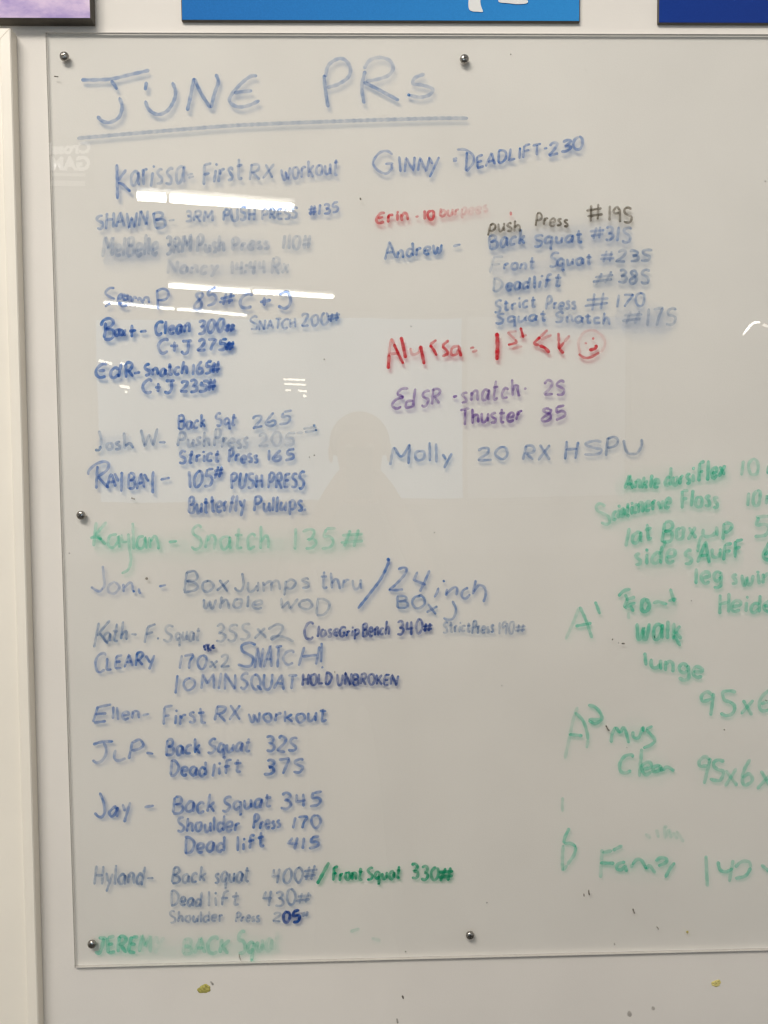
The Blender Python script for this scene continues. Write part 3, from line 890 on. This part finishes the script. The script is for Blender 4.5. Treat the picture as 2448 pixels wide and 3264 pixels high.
trace('G8', 'handwritten_word', ['@.42 217,648 185,740 155,880 120,1042', '@.95 195,690 255,750 285,830 295,900', '@.5 295,900 285,962', '@1.15 150,858 255,868'], g, 'green list letter A beside a small raised 2', .6, 11.5)
trace('G8', 'handwritten_number', ['295,635 355,655 398,715 390,755 345,775 308,748 400,745'], g, 'small raised green 2', .66, 12)
trace('G8', 'handwritten_word', ['@.8 470,922 478,855 505,800', '505,800 538,850', '538,850 570,808 605,925', '635,832 640,878 680,880 712,800', '712,795 715,840', '785,795 735,820', '735,820 800,895 775,935 712,962'], g, 'green handwriting that reads mus', .64, 11.5)
word('G8', 'C', 525, 1148, 628, 1145, 130, g, .6, 12)
word('G8', 'l', 660, 1182, 688, 1182, 195, g, .42, 12, slant=.12)
word('G8', 'e', 700, 1168, 775, 1160, 175, g, .64, 12)
trace('G8', 'handwritten_word', ['~1.1 840,1090 795,1105 790,1140 835,1130 845,1095 855,1140', '862,1132 895,1105 950,1136'], g, None, .62, 12)
word('H1', '9', 1150, 212, 1240, 210, 178, g, .56, 12)
word('H1', 'S', 1245, 200, 1348, 195, 150, g, .56, 12)
word('H1', 'x', 1345, 242, 1438, 240, 210, g, .42, 11.5)
word('H1', '6', 1465, 222, 1548, 220, 180, g, .58, 12)
word('H1', 'x', 1590, 265, 1690, 260, 210, g, .5, 12)
trace('H1', 'smeared_dash', ['@.8 208,312 204,360 206,415'], g, None, .3, 10)
trace('H1', 'handwritten_word', ['255,530 222,600 215,640', '218,640 265,640 302,662', '@.8 302,662 285,725 240,790', '@.6 212,650 205,740 207,835', '@.5 240,790 210,832'], g, 'lone green list letter left of the lowest entry', .66, 11.5)
trace('H1', 'handwritten_word', ['@.45 487,680 480,780 475,885', '@1.1 488,705 560,690', '@.8 560,690 630,655', '@1.1 470,778 575,780', '@1.05 650,770 600,785 590,820 625,825 650,800 658,842',
      '@.6 690,815 700,785', '700,790 730,755 765,760 800,822', '@.7 800,822 820,795 862,850', '@1.05 862,765 900,742 940,748 935,775 880,800', '@1.05 1000,775 965,820 932,882'], g, 'lowest green handwritten word on the right', .64, 12)
trace('H1', 'handwritten_number', ['@.75 1220,725 1225,830 1230,945', '@1.05 1305,765 1320,825 1365,840 1410,815', '@.6 1412,755 1400,830 1385,912', '@.7 1425,810 1470,770 1525,770 1538,810', '@1.05 1538,810 1500,868 1425,888'], g, 'green number 140 at the right edge', .62, 12)
trace('H1', 'handwritten_symbol', ['1610,790 1660,830 1710,880'], g, None, .55, 11)
for s_ in ('790,570 830,605', '870,540 885,600', '925,520 935,600 960,545 975,605', '985,560 1020,610', '1010,550 1062,630'):
    trace('H1', 'smeared_dash', [s_], 'green', None, .16, 12)
trace('H1', 'smeared_dash', ['925,520 945,525'], g, None, .2, 14)

# --- dirt specks and erased marks on the sheet
def speck(pts, c='dirt', d=.8, w=5):
    trace('S', 'speck', [pts], c, None, d, w * .8, .4, .2)
for s in ('172,243 186,245', '1551,2876 1553,2879', '2203,1914 2205,1916', '1951,2041 1954,2035', '1970,2048 1973,2051', '1981,2051 1992,2052', '1931,2312 1938,2325 1943,2330',
          '418,1586 425,1590 431,1591', '1066,2141 1068,2143', '762,3040 764,3052 768,3062', '1292,3032 1294,3035', '1147,630 1151,638', '1309,1038 1311,1042', '1997,2381 1999,2384', '2307,2324 2310,2328',
          '2085,2025 2087,2035', '1598,2184 1600,2186', '984,1456 988,1458', '1000,1450 1003,1452', '1383,1696 1386,1698', '1032,1144 1035,1146', '2437,576 2441,580', '1866,222 1868,224', '1627,172 1629,174', '219,1762 222,1765'):
    speck(s, d=random.uniform(.45, .85), w=random.uniform(4, 6.5))
for s in ('1861,2848 1862,2858', '1876,2836 1877,2845 1879,2853', '2017,2896 2020,2905 2023,2913', '2093,2953 2097,2958 2099,2963'):
    speck(s, d=.75, w=5.5)
speck('1958,3005 1960,3014', d=.4, w=6)
speck('2190,2967 2192,2975', 'yellow', .9, 12); speck('2188,2972 2194,2975', 'dirt', .5, 5)
speck('2440,2230 2443,2236', d=.5)

# wiped-ink films: broad, almost clear
def film(pts, c, d, w):
    trace('S', 'eraser_smear', [pts], c, None, d, w, .5, 0)
for pts in ('1560,765 1700,752 1850,735 2010,720', '1560,800 1700,775 1860,770 2010,765', '1570,870 1720,850 1900,830 2065,815', '1575,925 1700,910 1790,900', '1890,905 1980,890 2065,890',
            '1580,1025 1750,1025 1950,1030 2140,1020', '1980,1040 2060,1045 2140,1045', '1960,1010 2060,1000 2130,1010'):
    film(pts, 'sky', .06, 44)
for pts in ('330,800 480,805 640,780 860,780', '540,850 700,862 900,850', '330,835 420,812 500,815', '560,1415 720,1410 940,1410', '310,1415 420,1400'):
    film(pts, 'sky', .06, 40)
for pts in ('300,1745 420,1735 600,1740 800,1735 1120,1735', '300,2990 420,3035 640,3030 880,3020'):
    film(pts, 'green', .05, 46)
for pts in ('1960,1560 2100,1530 2330,1520', '1930,1660 2080,1620 2300,1600', '2010,1720 2150,1690 2340,1690', '2030,1800 2180,1770 2370,1780', '2000,1930 2100,1930 2160,1940', '2020,2010 2120,2010 2180,2040',
            '1960,2330 2040,2340 2090,2350', '1980,2440 2080,2450 2150,2460', '1920,2750 2050,2760 2150,2760'):
    film(pts, 'green', .035, 48)

# ---------------------------------------------------------------- screws
def screw(px, py, label, rz):
    base = at(px, py, YF)
    t = thing('screw', label, 'screw', (base.x, YF, base.z), 'pan head screws holding the clear board')
    prof = [(.0068, 0), (.0070, .0006), (.0069, .0014), (.0064, .0026), (.0054, .0037), (.0040, .0044), (.0022, .0047), (.0006, .0048)]
    bm = lathe_bm([(r * .84, h) for r, h in prof])
    bmesh.ops.rotate(bm, verts=bm.verts, matrix=Matrix.Rotation(rz, 3, 'Y'))
    h = link_local('screw_head', bm, M_steel, t, True)
    # cross recess: a star-shaped pit with dark walls
    bm = bmesh.new()
    arm, half = .0027, .0006
    pts = []
    for k in range(4):
        a = k * math.pi / 2 + rz
        c, s = math.cos(a), math.sin(a)
        for u, v in ((half, -half), (arm, -half), (arm, half)):
            pts.append((u * c - v * s, u * s + v * c))
    top = [bm.verts.new((x, -.00495, z)) for x, z in pts]
    bot = [bm.verts.new((x * .7, -.0043, z * .7)) for x, z in pts]
    n = len(pts)
    for k in range(n):
        bm.faces.new((top[k], top[(k + 1) % n], bot[(k + 1) % n], bot[k]))
    bm.faces.new(bot)
    f = bm.faces.new(top)
    bmesh.ops.recalc_face_normals(bm, faces=bm.faces)
    link_local('cross_recess', bm, M_dark, t)
    return t

def link_local(name, bm, m, parent, smooth=False):
    me = bpy.data.meshes.new(name)
    bm.to_mesh(me); bm.free()
    me.materials.append(m)
    if smooth:
        for p in me.polygons:
            p.use_smooth = True
    o = bpy.data.objects.new(name, me)
    COL.objects.link(o)
    o.parent = parent
    return o

screw(206, 181, 'small steel screw at the top left corner of the clear board, left of the heading', .5)
screw(1480, 189, 'small steel screw near the top edge of the board, right of the heading', .2)
screw(259, 1642, 'small steel screw at the left edge of the board, halfway down above a green name', .9)
screw(294, 3008, 'small steel screw at the bottom left corner of the board beside faded green capitals', .3)
screw(1498, 2980, 'small steel screw near the bottom edge of the board, far from any writing', .0)

# ---------------------------------------------------------------- white frame at the left
T = .020
fa, fb = at(33, 89, -T), at(122, 3264, -T)
tilt = math.atan2((fb - fa).x, -(fb - fa).z)
frame = thing('white_frame', 'white painted wooden frame with a mitred corner on the wall left of the board', 'frame', (fa.x, 0, fa.z))
# profile: distance in from the outer edge, thickness
PROF = [(0, 0), (0, T - .0012), (.0012, T), (.0128, T), (.0150, T - .0040), (.030, T - .0046), (.062, T - .0056), (.066, T - .008), (.066, 0)]
def frame_piece(name, along_z):
    bm = bmesh.new()
    ends = []
    for far in (0, 1):
        ring = []
        for u, h in PROF:
            if far:
                L = 1.95 if along_z else .9
            else:
                L = u + .00035                                # mitre: each profile point starts as far along as it is in
            if along_z:
                ring.append(bm.verts.new((fa.x - u, -h, fa.z - L)))
            else:
                ring.append(bm.verts.new((fa.x - L, -h, fa.z - u)))
        ends.append(ring)
    n = len(PROF)
    for k in range(n):
        bm.faces.new((ends[0][k], ends[0][(k + 1) % n], ends[1][(k + 1) % n], ends[1][k]))
    bm.faces.new(ends[0]); bm.faces.new(ends[1])
    bmesh.ops.recalc_face_normals(bm, faces=bm.faces)
    R = Matrix.Translation(fa) @ Matrix.Rotation(-tilt, 4, 'Y') @ Matrix.Translation(-fa)
    bmesh.ops.transform(bm, matrix=R, verts=bm.verts)
    return mesh_obj(name, bm, M_trim, frame)
frame_piece('stile', True)
frame_piece('top_rail', False)

# ---------------------------------------------------------------- prints above the board
def painted(name, nodes):
    m = bpy.data.materials.new(name)
    m.use_nodes = True
    nt = m.node_tree
    b = nt.nodes['Principled BSDF']
    b.inputs['Roughness'].default_value = .8
    b.inputs['Specular IOR Level'].default_value = .08
    nodes(nt, b)
    return m

def cloudy(nt, b):
    tc = nt.nodes.new('ShaderNodeTexCoord')
    mp = nt.nodes.new('ShaderNodeMapping'); mp.inputs['Rotation'].default_value = (0, .5, 0); mp.inputs['Scale'].default_value = (11, 11, 22)
    n = nt.nodes.new('ShaderNodeTexNoise'); n.inputs['Scale'].default_value = 1.0; n.inputs['Detail'].default_value = 8; n.inputs['Roughness'].default_value = .62
    r = nt.nodes.new('ShaderNodeValToRGB')
    e = r.color_ramp.elements
    e[0].position, e[0].color = .34, (.42, .33, .62, 1)
    e[1].position, e[1].color = .68, (.96, .83, .92, 1)
    x = e.new(.5); x.color = (.72, .58, .78, 1)
    nt.links.new(tc.outputs['Object'], mp.inputs[0]); nt.links.new(mp.outputs[0], n.inputs['Vector'])
    nt.links.new(n.outputs['Fac'], r.inputs['Fac']); nt.links.new(r.outputs['Color'], b.inputs['Base Color'])

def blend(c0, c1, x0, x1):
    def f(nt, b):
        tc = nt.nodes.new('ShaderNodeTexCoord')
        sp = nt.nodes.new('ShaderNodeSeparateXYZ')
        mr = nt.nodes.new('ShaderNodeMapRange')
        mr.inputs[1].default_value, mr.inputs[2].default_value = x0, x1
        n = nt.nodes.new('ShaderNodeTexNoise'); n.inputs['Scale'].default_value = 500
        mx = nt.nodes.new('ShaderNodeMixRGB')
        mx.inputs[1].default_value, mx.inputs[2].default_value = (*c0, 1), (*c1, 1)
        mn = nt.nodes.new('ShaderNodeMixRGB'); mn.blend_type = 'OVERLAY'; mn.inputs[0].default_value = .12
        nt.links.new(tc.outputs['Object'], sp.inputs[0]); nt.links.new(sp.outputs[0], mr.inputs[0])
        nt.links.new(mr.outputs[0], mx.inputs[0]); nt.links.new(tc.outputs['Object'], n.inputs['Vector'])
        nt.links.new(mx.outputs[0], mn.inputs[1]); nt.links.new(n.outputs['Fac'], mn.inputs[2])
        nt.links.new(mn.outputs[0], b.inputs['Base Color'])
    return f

def panel(name, label, cat, x0, x1, z0, z1, t, face, side, gap=.0):
    th = thing(name, label, cat, (x0, 0, z0))
    bm = box_bm(x0, x1, -t - gap, -gap - .0003, z0, z1, min(.0008, t * .2), 1)
    mesh_obj('backing_board', bm, side, th)
    bm = bmesh.new()
    e = .0011
    quad(bm, [(x0 + e, -t - gap - .0004, z0 + e), (x1 - e, -t - gap - .0004, z0 + e), (x1 - e, -t - gap - .0004, z1 - e), (x0 + e, -t - gap - .0004, z1 - e)], 0)
    mesh_obj('printed_face', bm, face, th)
    return th

pc = at(290, 60, -.019)
panel('canvas_print', 'thick canvas print of pink and purple clouds at the top left above the frame', 'picture', pc.x - .42, pc.x, pc.z, pc.z + .55, .0185, painted('cloud_print', cloudy), M_edge_dark)
p0, p1 = at(578, 64, -.0055), at(1849, 71, -.0055)
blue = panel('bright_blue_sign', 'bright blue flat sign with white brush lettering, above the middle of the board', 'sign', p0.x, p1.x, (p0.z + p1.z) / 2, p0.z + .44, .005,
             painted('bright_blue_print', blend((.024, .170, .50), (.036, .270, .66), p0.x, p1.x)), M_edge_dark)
q0 = at(2098, 72, -.0055)
panel('dark_blue_sign', 'dark royal blue plain sign at the top right corner above the board', 'sign', q0.x, q0.x + .52, q0.z - .0008, q0.z + .44, .005,
      painted('dark_blue_print', blend((.012, .046, .27), (.016, .044, .25), q0.x, q0.x + .3)), M_edge_dark)
# white brush letters: only their feet come into the picture
def letter(pts, name='white_letter'):
    bm = bmesh.new()
    P = catmull([Vector(p) for p in pts] + [Vector(pts[0])], 6)[:-1]
    f = [bm.verts.new(at(p.x, p.y, -.0062)) for p in P]
    face = bm.faces.new(f)
    r = bmesh.ops.extrude_face_region(bm, geom=[face])
    for v in r['geom']:
        if isinstance(v, bmesh.types.BMVert):
            v.co.y += .0003
    bmesh.ops.recalc_face_normals(bm, faces=bm.faces)
    return mesh_obj(name, bm, M_white_print, blue)
letter([(1494, -60), (1494, -10), (1493, 14), (1496, 30), (1507, 36), (1522, 37), (1537, 38), (1539, 34), (1533, 18), (1531, 0), (1532, -40), (1540, -110), (1500, -110)])
letter([(1588, -2), (1592, 7), (1620, 10), (1648, 13), (1676, 11), (1683, 5), (1676, -2), (1655, -8), (1640, -40), (1600, -45), (1592, -20)])

# ---------------------------------------------------------------- marks on the bare wall
def blob(px, py, r, label, mcol, name='dried_stain'):
    c = at(px, py, 0)
    m = mat(name + '_mat', mcol, .8, noise=.45, scale=420)
    bm = bmesh.new()
    bmesh.ops.create_icosphere(bm, subdivisions=4, radius=1)
    rnd = random.Random(int(px))
    ph = [rnd.uniform(0, 6.28) for _ in range(6)]
    for v in bm.verts:
        a = math.atan2(v.co.z, v.co.x)
        k = 1 + .10 * math.sin(2 * a + ph[0]) + .09 * math.sin(3 * a + ph[1]) + .06 * math.sin(7 * a + ph[2])
        h = .0012 * (1 + .5 * math.sin(v.co.x * 9 + ph[3]) * math.sin(v.co.z * 8 + ph[4]))
        v.co = Vector((c.x + v.co.x * r[0] * k, -max(0, -v.co.y) * h - .0001, c.z + v.co.z * r[1] * k))
    o = mesh_obj(name, bm, m, None, True)
    tag(o, label, 'stain')
    return o
blob(651, 3152, (.0085, .0062), 'crusty olive yellow stain on the wall under the bottom left of the board', (.42, .38, .10))
blob(2283, 3134, (.0062, .0050), 'pale yellow stain on the wall under the bottom right of the board', (.66, .58, .22))
def wallmark(pts, w, d, label):
    global YF
    keep, YF = YF, -.0004
    I = Ink()
    for s in pts:
        I.stroke([tuple(float(c) for c in p.split(',')) for p in s.split()], w, d, .4, .1, smear=0)
    YF = keep
    me_o = I.build('scuff_mark', 'dirt', None, None)
    me_o.parent = None
    me_o.matrix_parent_inverse = Matrix()
    tag(me_o, label, 'scuff')
wallmark(['671,3128 680,3140'], 7, .45, 'tiny brown fleck just above the crusty olive stain')
wallmark(['1282,3173 1286,3184'], 6, .6, 'short dark scuff on the wall below the board, near the middle')
wallmark(['1265,3246 1268,3262'], 6, .55, 'dark scuff at the very bottom of the wall, near the middle')
wallmark(['2080,3208 2084,3220'], 12, .3, 'soft grey scuff on the wall below and left of the pale yellow stain')
wallmark(['2005,3222 2008,3242'], 16, .3, 'blurred grey scuff lowest on the wall at the right')

# ---------------------------------------------------------------- what the clear sheet mirrors
M_tube = glow('fluorescent_tube', (1.0, .95, .84), 34)
M_tube2 = glow('far_tube', (1.0, .95, .84), 22)
M_house = mat('lamp_housing', (.7, .7, .68), .5)
def fixture(a, g0, g1, b, r, label, m=M_tube, z=3.4):
    P = [seen_in_sheet(*p, z=z) for p in (a, g0, g1, b)]
    t = thing('fluorescent_lamp', label, 'lamp', P[0], 'fluorescent ceiling lamps')
    mesh_obj('tube', tube_bm([P[0], P[0].lerp(P[1], .02), P[0].lerp(P[1], .98), P[1]], [r * .7, r, r, r * .7]), m, t, True)
    mesh_obj('tube', tube_bm([P[2], P[2].lerp(P[3], .02), P[2].lerp(P[3], .98), P[3]], [r * .7, r, r, r * .7]), m, t, True)
    up = Vector((0, 0, r * 1.3))
    side = (P[3] - P[0]).normalized().cross(Vector((0, 0, 1))) * .09
    bm = bmesh.new()
    vs = []
    for e in (P[0], P[3]):
        vs.append([bm.verts.new(e + up - side), bm.verts.new(e + up + side), bm.verts.new(e + up + side * .6 + Vector((0, 0, .06))), bm.verts.new(e + up - side * .6 + Vector((0, 0, .06)))])
    for k in range(4):
        bm.faces.new((vs[0][k], vs[0][(k + 1) % 4], vs[1][(k + 1) % 4], vs[1][k]))
    bm.faces.new(vs[0]); bm.faces.new(vs[1])
    bmesh.ops.recalc_face_normals(bm, faces=bm.faces)
    mesh_obj('housing', bm, M_house, t)
    return t
fixture((438, 629), (531, 633), (541, 634), (937, 663), .031, 'nearest fluorescent ceiling lamp, mirrored as the brightest bar in the board')
fixture((537, 909), (796, 930), (806, 931), (1064, 944), .026, 'fluorescent ceiling lamp mirrored as the second bright bar in the board')
fixture((333, 966), (556, 985), (566, 986), (787, 1006), .017, 'far fluorescent ceiling lamp mirrored as the thin third bar in the board', M_tube2)
# small far lights
M_far = glow('far_lamp', (1, .93, .8), 15)
def far_bar(x0, y0, x1, y1, h, label):
    a, b = seen_in_sheet(x0, y0, L=11.0), seen_in_sheet(x1, y1, L=11.0)
    o = mesh_obj('strip_lamp', tube_bm([a, a.lerp(b, .5), b], h), M_far, None, True)
    tag(o, label, 'lamp', 'small far strip lamps mirrored in the board')
fb_ = [(903, 1209, 974, 1212), (906, 1225, 976, 1228), (910, 1245, 925, 1246), (951, 1247, 978, 1249), (968, 1263, 979, 1264)]
fl_ = ['upper long strip lamp of the small far cluster', 'lower long strip lamp of the small far cluster', 'short strip lamp at the left of the far cluster', 'short strip lamp at the right of the far cluster', 'tiniest strip lamp under the far cluster']
for s, l in zip(fb_, fl_):
    far_bar(*s, .013, l)
for s, l in zip([(320, 1150, 358, 1160), (384, 1157, 400, 1164), (384, 1230, 414, 1236), (400, 1248, 406, 1250)],
                ['far strip lamp mirrored at the board edge left of its neighbour', 'short far strip lamp mirrored right of the edge one', 'far strip lamp mirrored lower on the left', 'speck-like far lamp mirrored lowest on the left']):
    far_bar(*s, .018, l)
# glowing tubes added at the right to make the bright mirrored streak
pts = [seen_in_sheet(x, y, L=5.0) for x, y in ((2366, 1067), (2374, 1056), (2384, 1044), (2394, 1033), (2404, 1028), (2414, 1027), (2420, 1029))]
o = mesh_obj('bent_lamp', tube_bm(pts, [.005, .007, .008, .008, .008, .007, .005]), glow('bent_lamp_glass', (1, .95, .86), 26), None, True)
tag(o, 'small bent lamp tube mirrored near the right edge of the board', 'lamp')
pts = [seen_in_sheet(x, y, L=5.0) for x, y in ((2431, 1035), (2440, 1039), (2449, 1043))]  # second added glow, carrying the streak on to the right
o = mesh_obj('short_lamp', tube_bm(pts, .008), glow('short_lamp_glass', (1, .9, .78), 9), None, True)
tag(o, 'short straight lamp tube mirrored right beside the bent one', 'lamp')

# daylight window far behind
Lw = 12.0
wa, wb = seen_in_sheet(300, 1010, L=Lw), seen_in_sheet(1998, 1592, L=Lw)
win = thing('shop_window', 'wide daylight window far across the room, mirrored pale blue in the board', 'window', (wb.x, -Lw, wb.z))
M_day = glow('daylight_glass', (.36, .68, 1.0), 1.4)
M_day2 = glow('dim_daylight_glass', (.66, .80, .95), .56)
xs = [wa.x, seen_in_sheet(1480, 1300, L=Lw).x, wb.x]
for k, (x0, x1) in enumerate(zip(xs, xs[1:])):
    mesh_obj('pane', box_bm(x0 + .02, x1 - .02, -Lw - .02, -Lw, wb.z + .05, wa.z - .05), (M_day, M_day2)[k], win)
for x in xs:
    mesh_obj('mullion', box_bm(x - .035, x + .035, -Lw - .05, -Lw + .05, wb.z, wa.z), M_house, win)
for z in (wb.z, wa.z):
    mesh_obj('rail', box_bm(wa.x - .03, wb.x + .03, -Lw - .052, -Lw + .048, z - .04, z + .04), M_house, win)

# lettered sign across the room (reads the right way round there, mirrored in the sheet)
Ls = 6.0
s1, s2 = seen_in_sheet(300, 440, L=Ls), seen_in_sheet(60, 600, L=Ls)
sign = thing('lettered_sign', 'dark sign with pale lettering across the room, mirrored faintly at the left of the board', 'sign', (s2.x, -Ls, s2.z))
mesh_obj('sign_board', box_bm(s2.x, s1.x, -Ls - .03, -Ls - .004, s2.z, s1.z, .003), mat('sign_board', (.10, .095, .10), .6), sign)
M_let = glow('lit_lettering', (1, .96, .93), 2.1)  # glow put into the lettering so its mirror image shows
def text(body, px, py, cap_px, name):
    p = seen_in_sheet(px, py, L=Ls)
    cu = bpy.data.curves.new(name, 'FONT')
    cu.body = body
    cu.size = cap_px * (Ls + D) / F / .70
    cu.offset = cu.size * .045
    cu.extrude = .002
    tmp = bpy.data.objects.new('tmp', cu)
    COL.objects.link(tmp)
    dg = bpy.context.evaluated_depsgraph_get()
    me = bpy.data.meshes.new_from_object(tmp.evaluated_get(dg))
    bpy.data.objects.remove(tmp)
    Mx = Matrix.Translation(p + Vector((0, .001, 0))) @ Matrix.Rotation(math.pi, 4, 'Z') @ Matrix.Rotation(math.pi / 2, 4, 'X')
    me.transform(Mx)
    me.materials.clear()
    return link(name, me, M_let, sign)
text('CrossFit', 290, 489, 34, 'lettering')
text('GAMES', 291, 543, 40, 'lettering')
for y0, y1, x1 in ((554, 564, 190), (578, 595, 174)):
    a, b = seen_in_sheet(275, y0, L=Ls), seen_in_sheet(x1 - 25, y1, L=Ls)
    mesh_obj('printed_bar', box_bm(min(a.x, b.x), max(a.x, b.x), -Ls - .003, -Ls, b.z, a.z), glow('dim_bar', (1, .96, .93), .9), sign)  # bars are given a weaker glow of their own too

# ---------------------------------------------------------------- the photographer, seen only as a mirror image
def person():
    y = -1.56
    Z = H - 1.55
    J = {'pelvis': ((0, y - .02, .95), .135), 'waist': ((0, y - .02, 1.10), .125), 'chest': ((0, y - .02, 1.28), .145), 'neckb': ((0, y - .01, 1.42), .07), 'neck': ((0, y, 1.475), .055),
         'jaw': ((0, y + .01, 1.53), .070), 'skull': ((0, y, 1.605), .082), 'crown': ((0, y - .005, 1.645), .06)}
    E = [('pelvis', 'waist'), ('waist', 'chest'), ('chest', 'neckb'), ('neckb', 'neck'), ('neck', 'jaw'), ('jaw', 'skull'), ('skull', 'crown')]
    for s, n in ((-1, 'l'), (1, 'r')):
        J.update({n + 'sh': ((s * .17, y - .01, 1.37), .062), n + 'el': ((s * .225, y + .06, 1.13), .046), n + 'wr': ((s * .075, -1.235, 1.46), .030), n + 'pa': ((s * .052, -1.195, 1.49), .026),
                  n + 'hip': ((s * .095, y - .01, .88), .095), n + 'kn': ((s * .11, y + .01, .49), .058), n + 'an': ((s * .12, y - .01, .09), .042), n + 'toe': ((s * .14, y + .15, .035), .033)})
        E += [('chest', n + 'sh'), (n + 'sh', n + 'el'), (n + 'el', n + 'wr'), (n + 'wr', n + 'pa'), ('pelvis', n + 'hip'), (n + 'hip', n + 'kn'), (n + 'kn', n + 'an'), (n + 'an', n + 'toe')]
        for k in range(4):                                     # four fingers behind the phone, the thumb in front
            z = 1.502 - k * .019
            J[n + 'f%d' % k] = ((s * .035, -1.186, z), .0085)
            J[n + 'g%d' % k] = ((s * (.012 + .004 * (k in (0, 3))), -1.184, z + .004), .0075)
            E += [(n + 'pa', n + 'f%d' % k), (n + 'f%d' % k, n + 'g%d' % k)]
        J[n + 't0'] = ((s * .056, -1.205, 1.515), .010); J[n + 't1'] = ((s * .036, -1.200, 1.532), .0085)
        E += [(n + 'pa', n + 't0'), (n + 't0', n + 't1')]
    names = list(J)
    me = bpy.data.meshes.new('body')
    me.from_pydata([J[n][0] for n in names], [(names.index(a), names.index(b)) for a, b in E], [])
    o = bpy.data.objects.new('tmp', me)
    COL.objects.link(o)
    o.modifiers.new('Skin', 'SKIN')
    for i, n in enumerate(names):
        r = J[n][1]
        me.skin_vertices[0].data[i].radius = (r, r)
    me.skin_vertices[0].data[0].use_root = True
    s = o.modifiers.new('Sub', 'SUBSURF'); s.levels = s.render_levels = 2
    dg = bpy.context.evaluated_depsgraph_get()
    m2 = bpy.data.meshes.new_from_object(o.evaluated_get(dg))
    bpy.data.objects.remove(o)
    root = thing('person', 'person in a dark shirt holding up a phone, a faint mirrored silhouette', 'person', (0, y, 0))
    skin = mat('skin', (.42, .26, .19), .5); shirt = mat('dark_shirt', (.05, .05, .052), .8); jeans = mat('jeans', (.03, .04, .07), .8); hair = mat('brown_hair', (.05, .035, .025), .6)
    m2.materials.clear()
    b = link('body', m2, [skin, shirt, jeans], root, True)
    for p in m2.polygons:
        c = p.center
        p.material_index = 2 if c.z < .97 else (1 if c.z < 1.425 and c.y < -1.40 else 0)
    bm = bmesh.new()
    bmesh.ops.create_uvsphere(bm, u_segments=24, v_segments=16, radius=1)
    for v in list(bm.verts):
        v.co = Vector((v.co.x * .092, y - .012 + v.co.y * .100, 1.605 + v.co.z * .095))
    bmesh.ops.delete(bm, geom=[v for v in bm.verts if v.co.y > y + .045 and v.co.z < 1.655 or v.co.z < 1.555], context='VERTS')
    mesh_obj('hair', bm, hair, root, True)
    bm = bmesh.new()                                           # nose
    bmesh.ops.create_cone(bm, segments=10, radius1=.016, radius2=.005, depth=.045, cap_ends=True)
    bmesh.ops.translate(bm, verts=bm.verts, vec=(0, y + .088, 1.565))
    mesh_obj('nose', bm, skin, root, True)
    for sx in (-1, 1):
        bm = bmesh.new(); bmesh.ops.create_uvsphere(bm, u_segments=12, v_segments=8, radius=.012)
        bmesh.ops.translate(bm, verts=bm.verts, vec=(sx * .031, y + .072, 1.592))
        mesh_obj('eye', bm, M_white_print, root, True)
        bm = bmesh.new(); bmesh.ops.create_uvsphere(bm, u_segments=12, v_segments=8, radius=1)
        for v in bm.verts:
            v.co = Vector((sx * .088 + v.co.x * .008, y + v.co.y * .018, 1.575 + v.co.z * .030))
        mesh_obj('ear', bm, skin, root, True)
    ph = mesh_obj('phone', box_bm(-.034, .034, -1.181, -1.174, 1.452, 1.588, .003), mat('phone_case', (.03, .03, .03), .4))
    tag(ph, 'black phone held up in both hands, behind the camera', 'phone')
person()
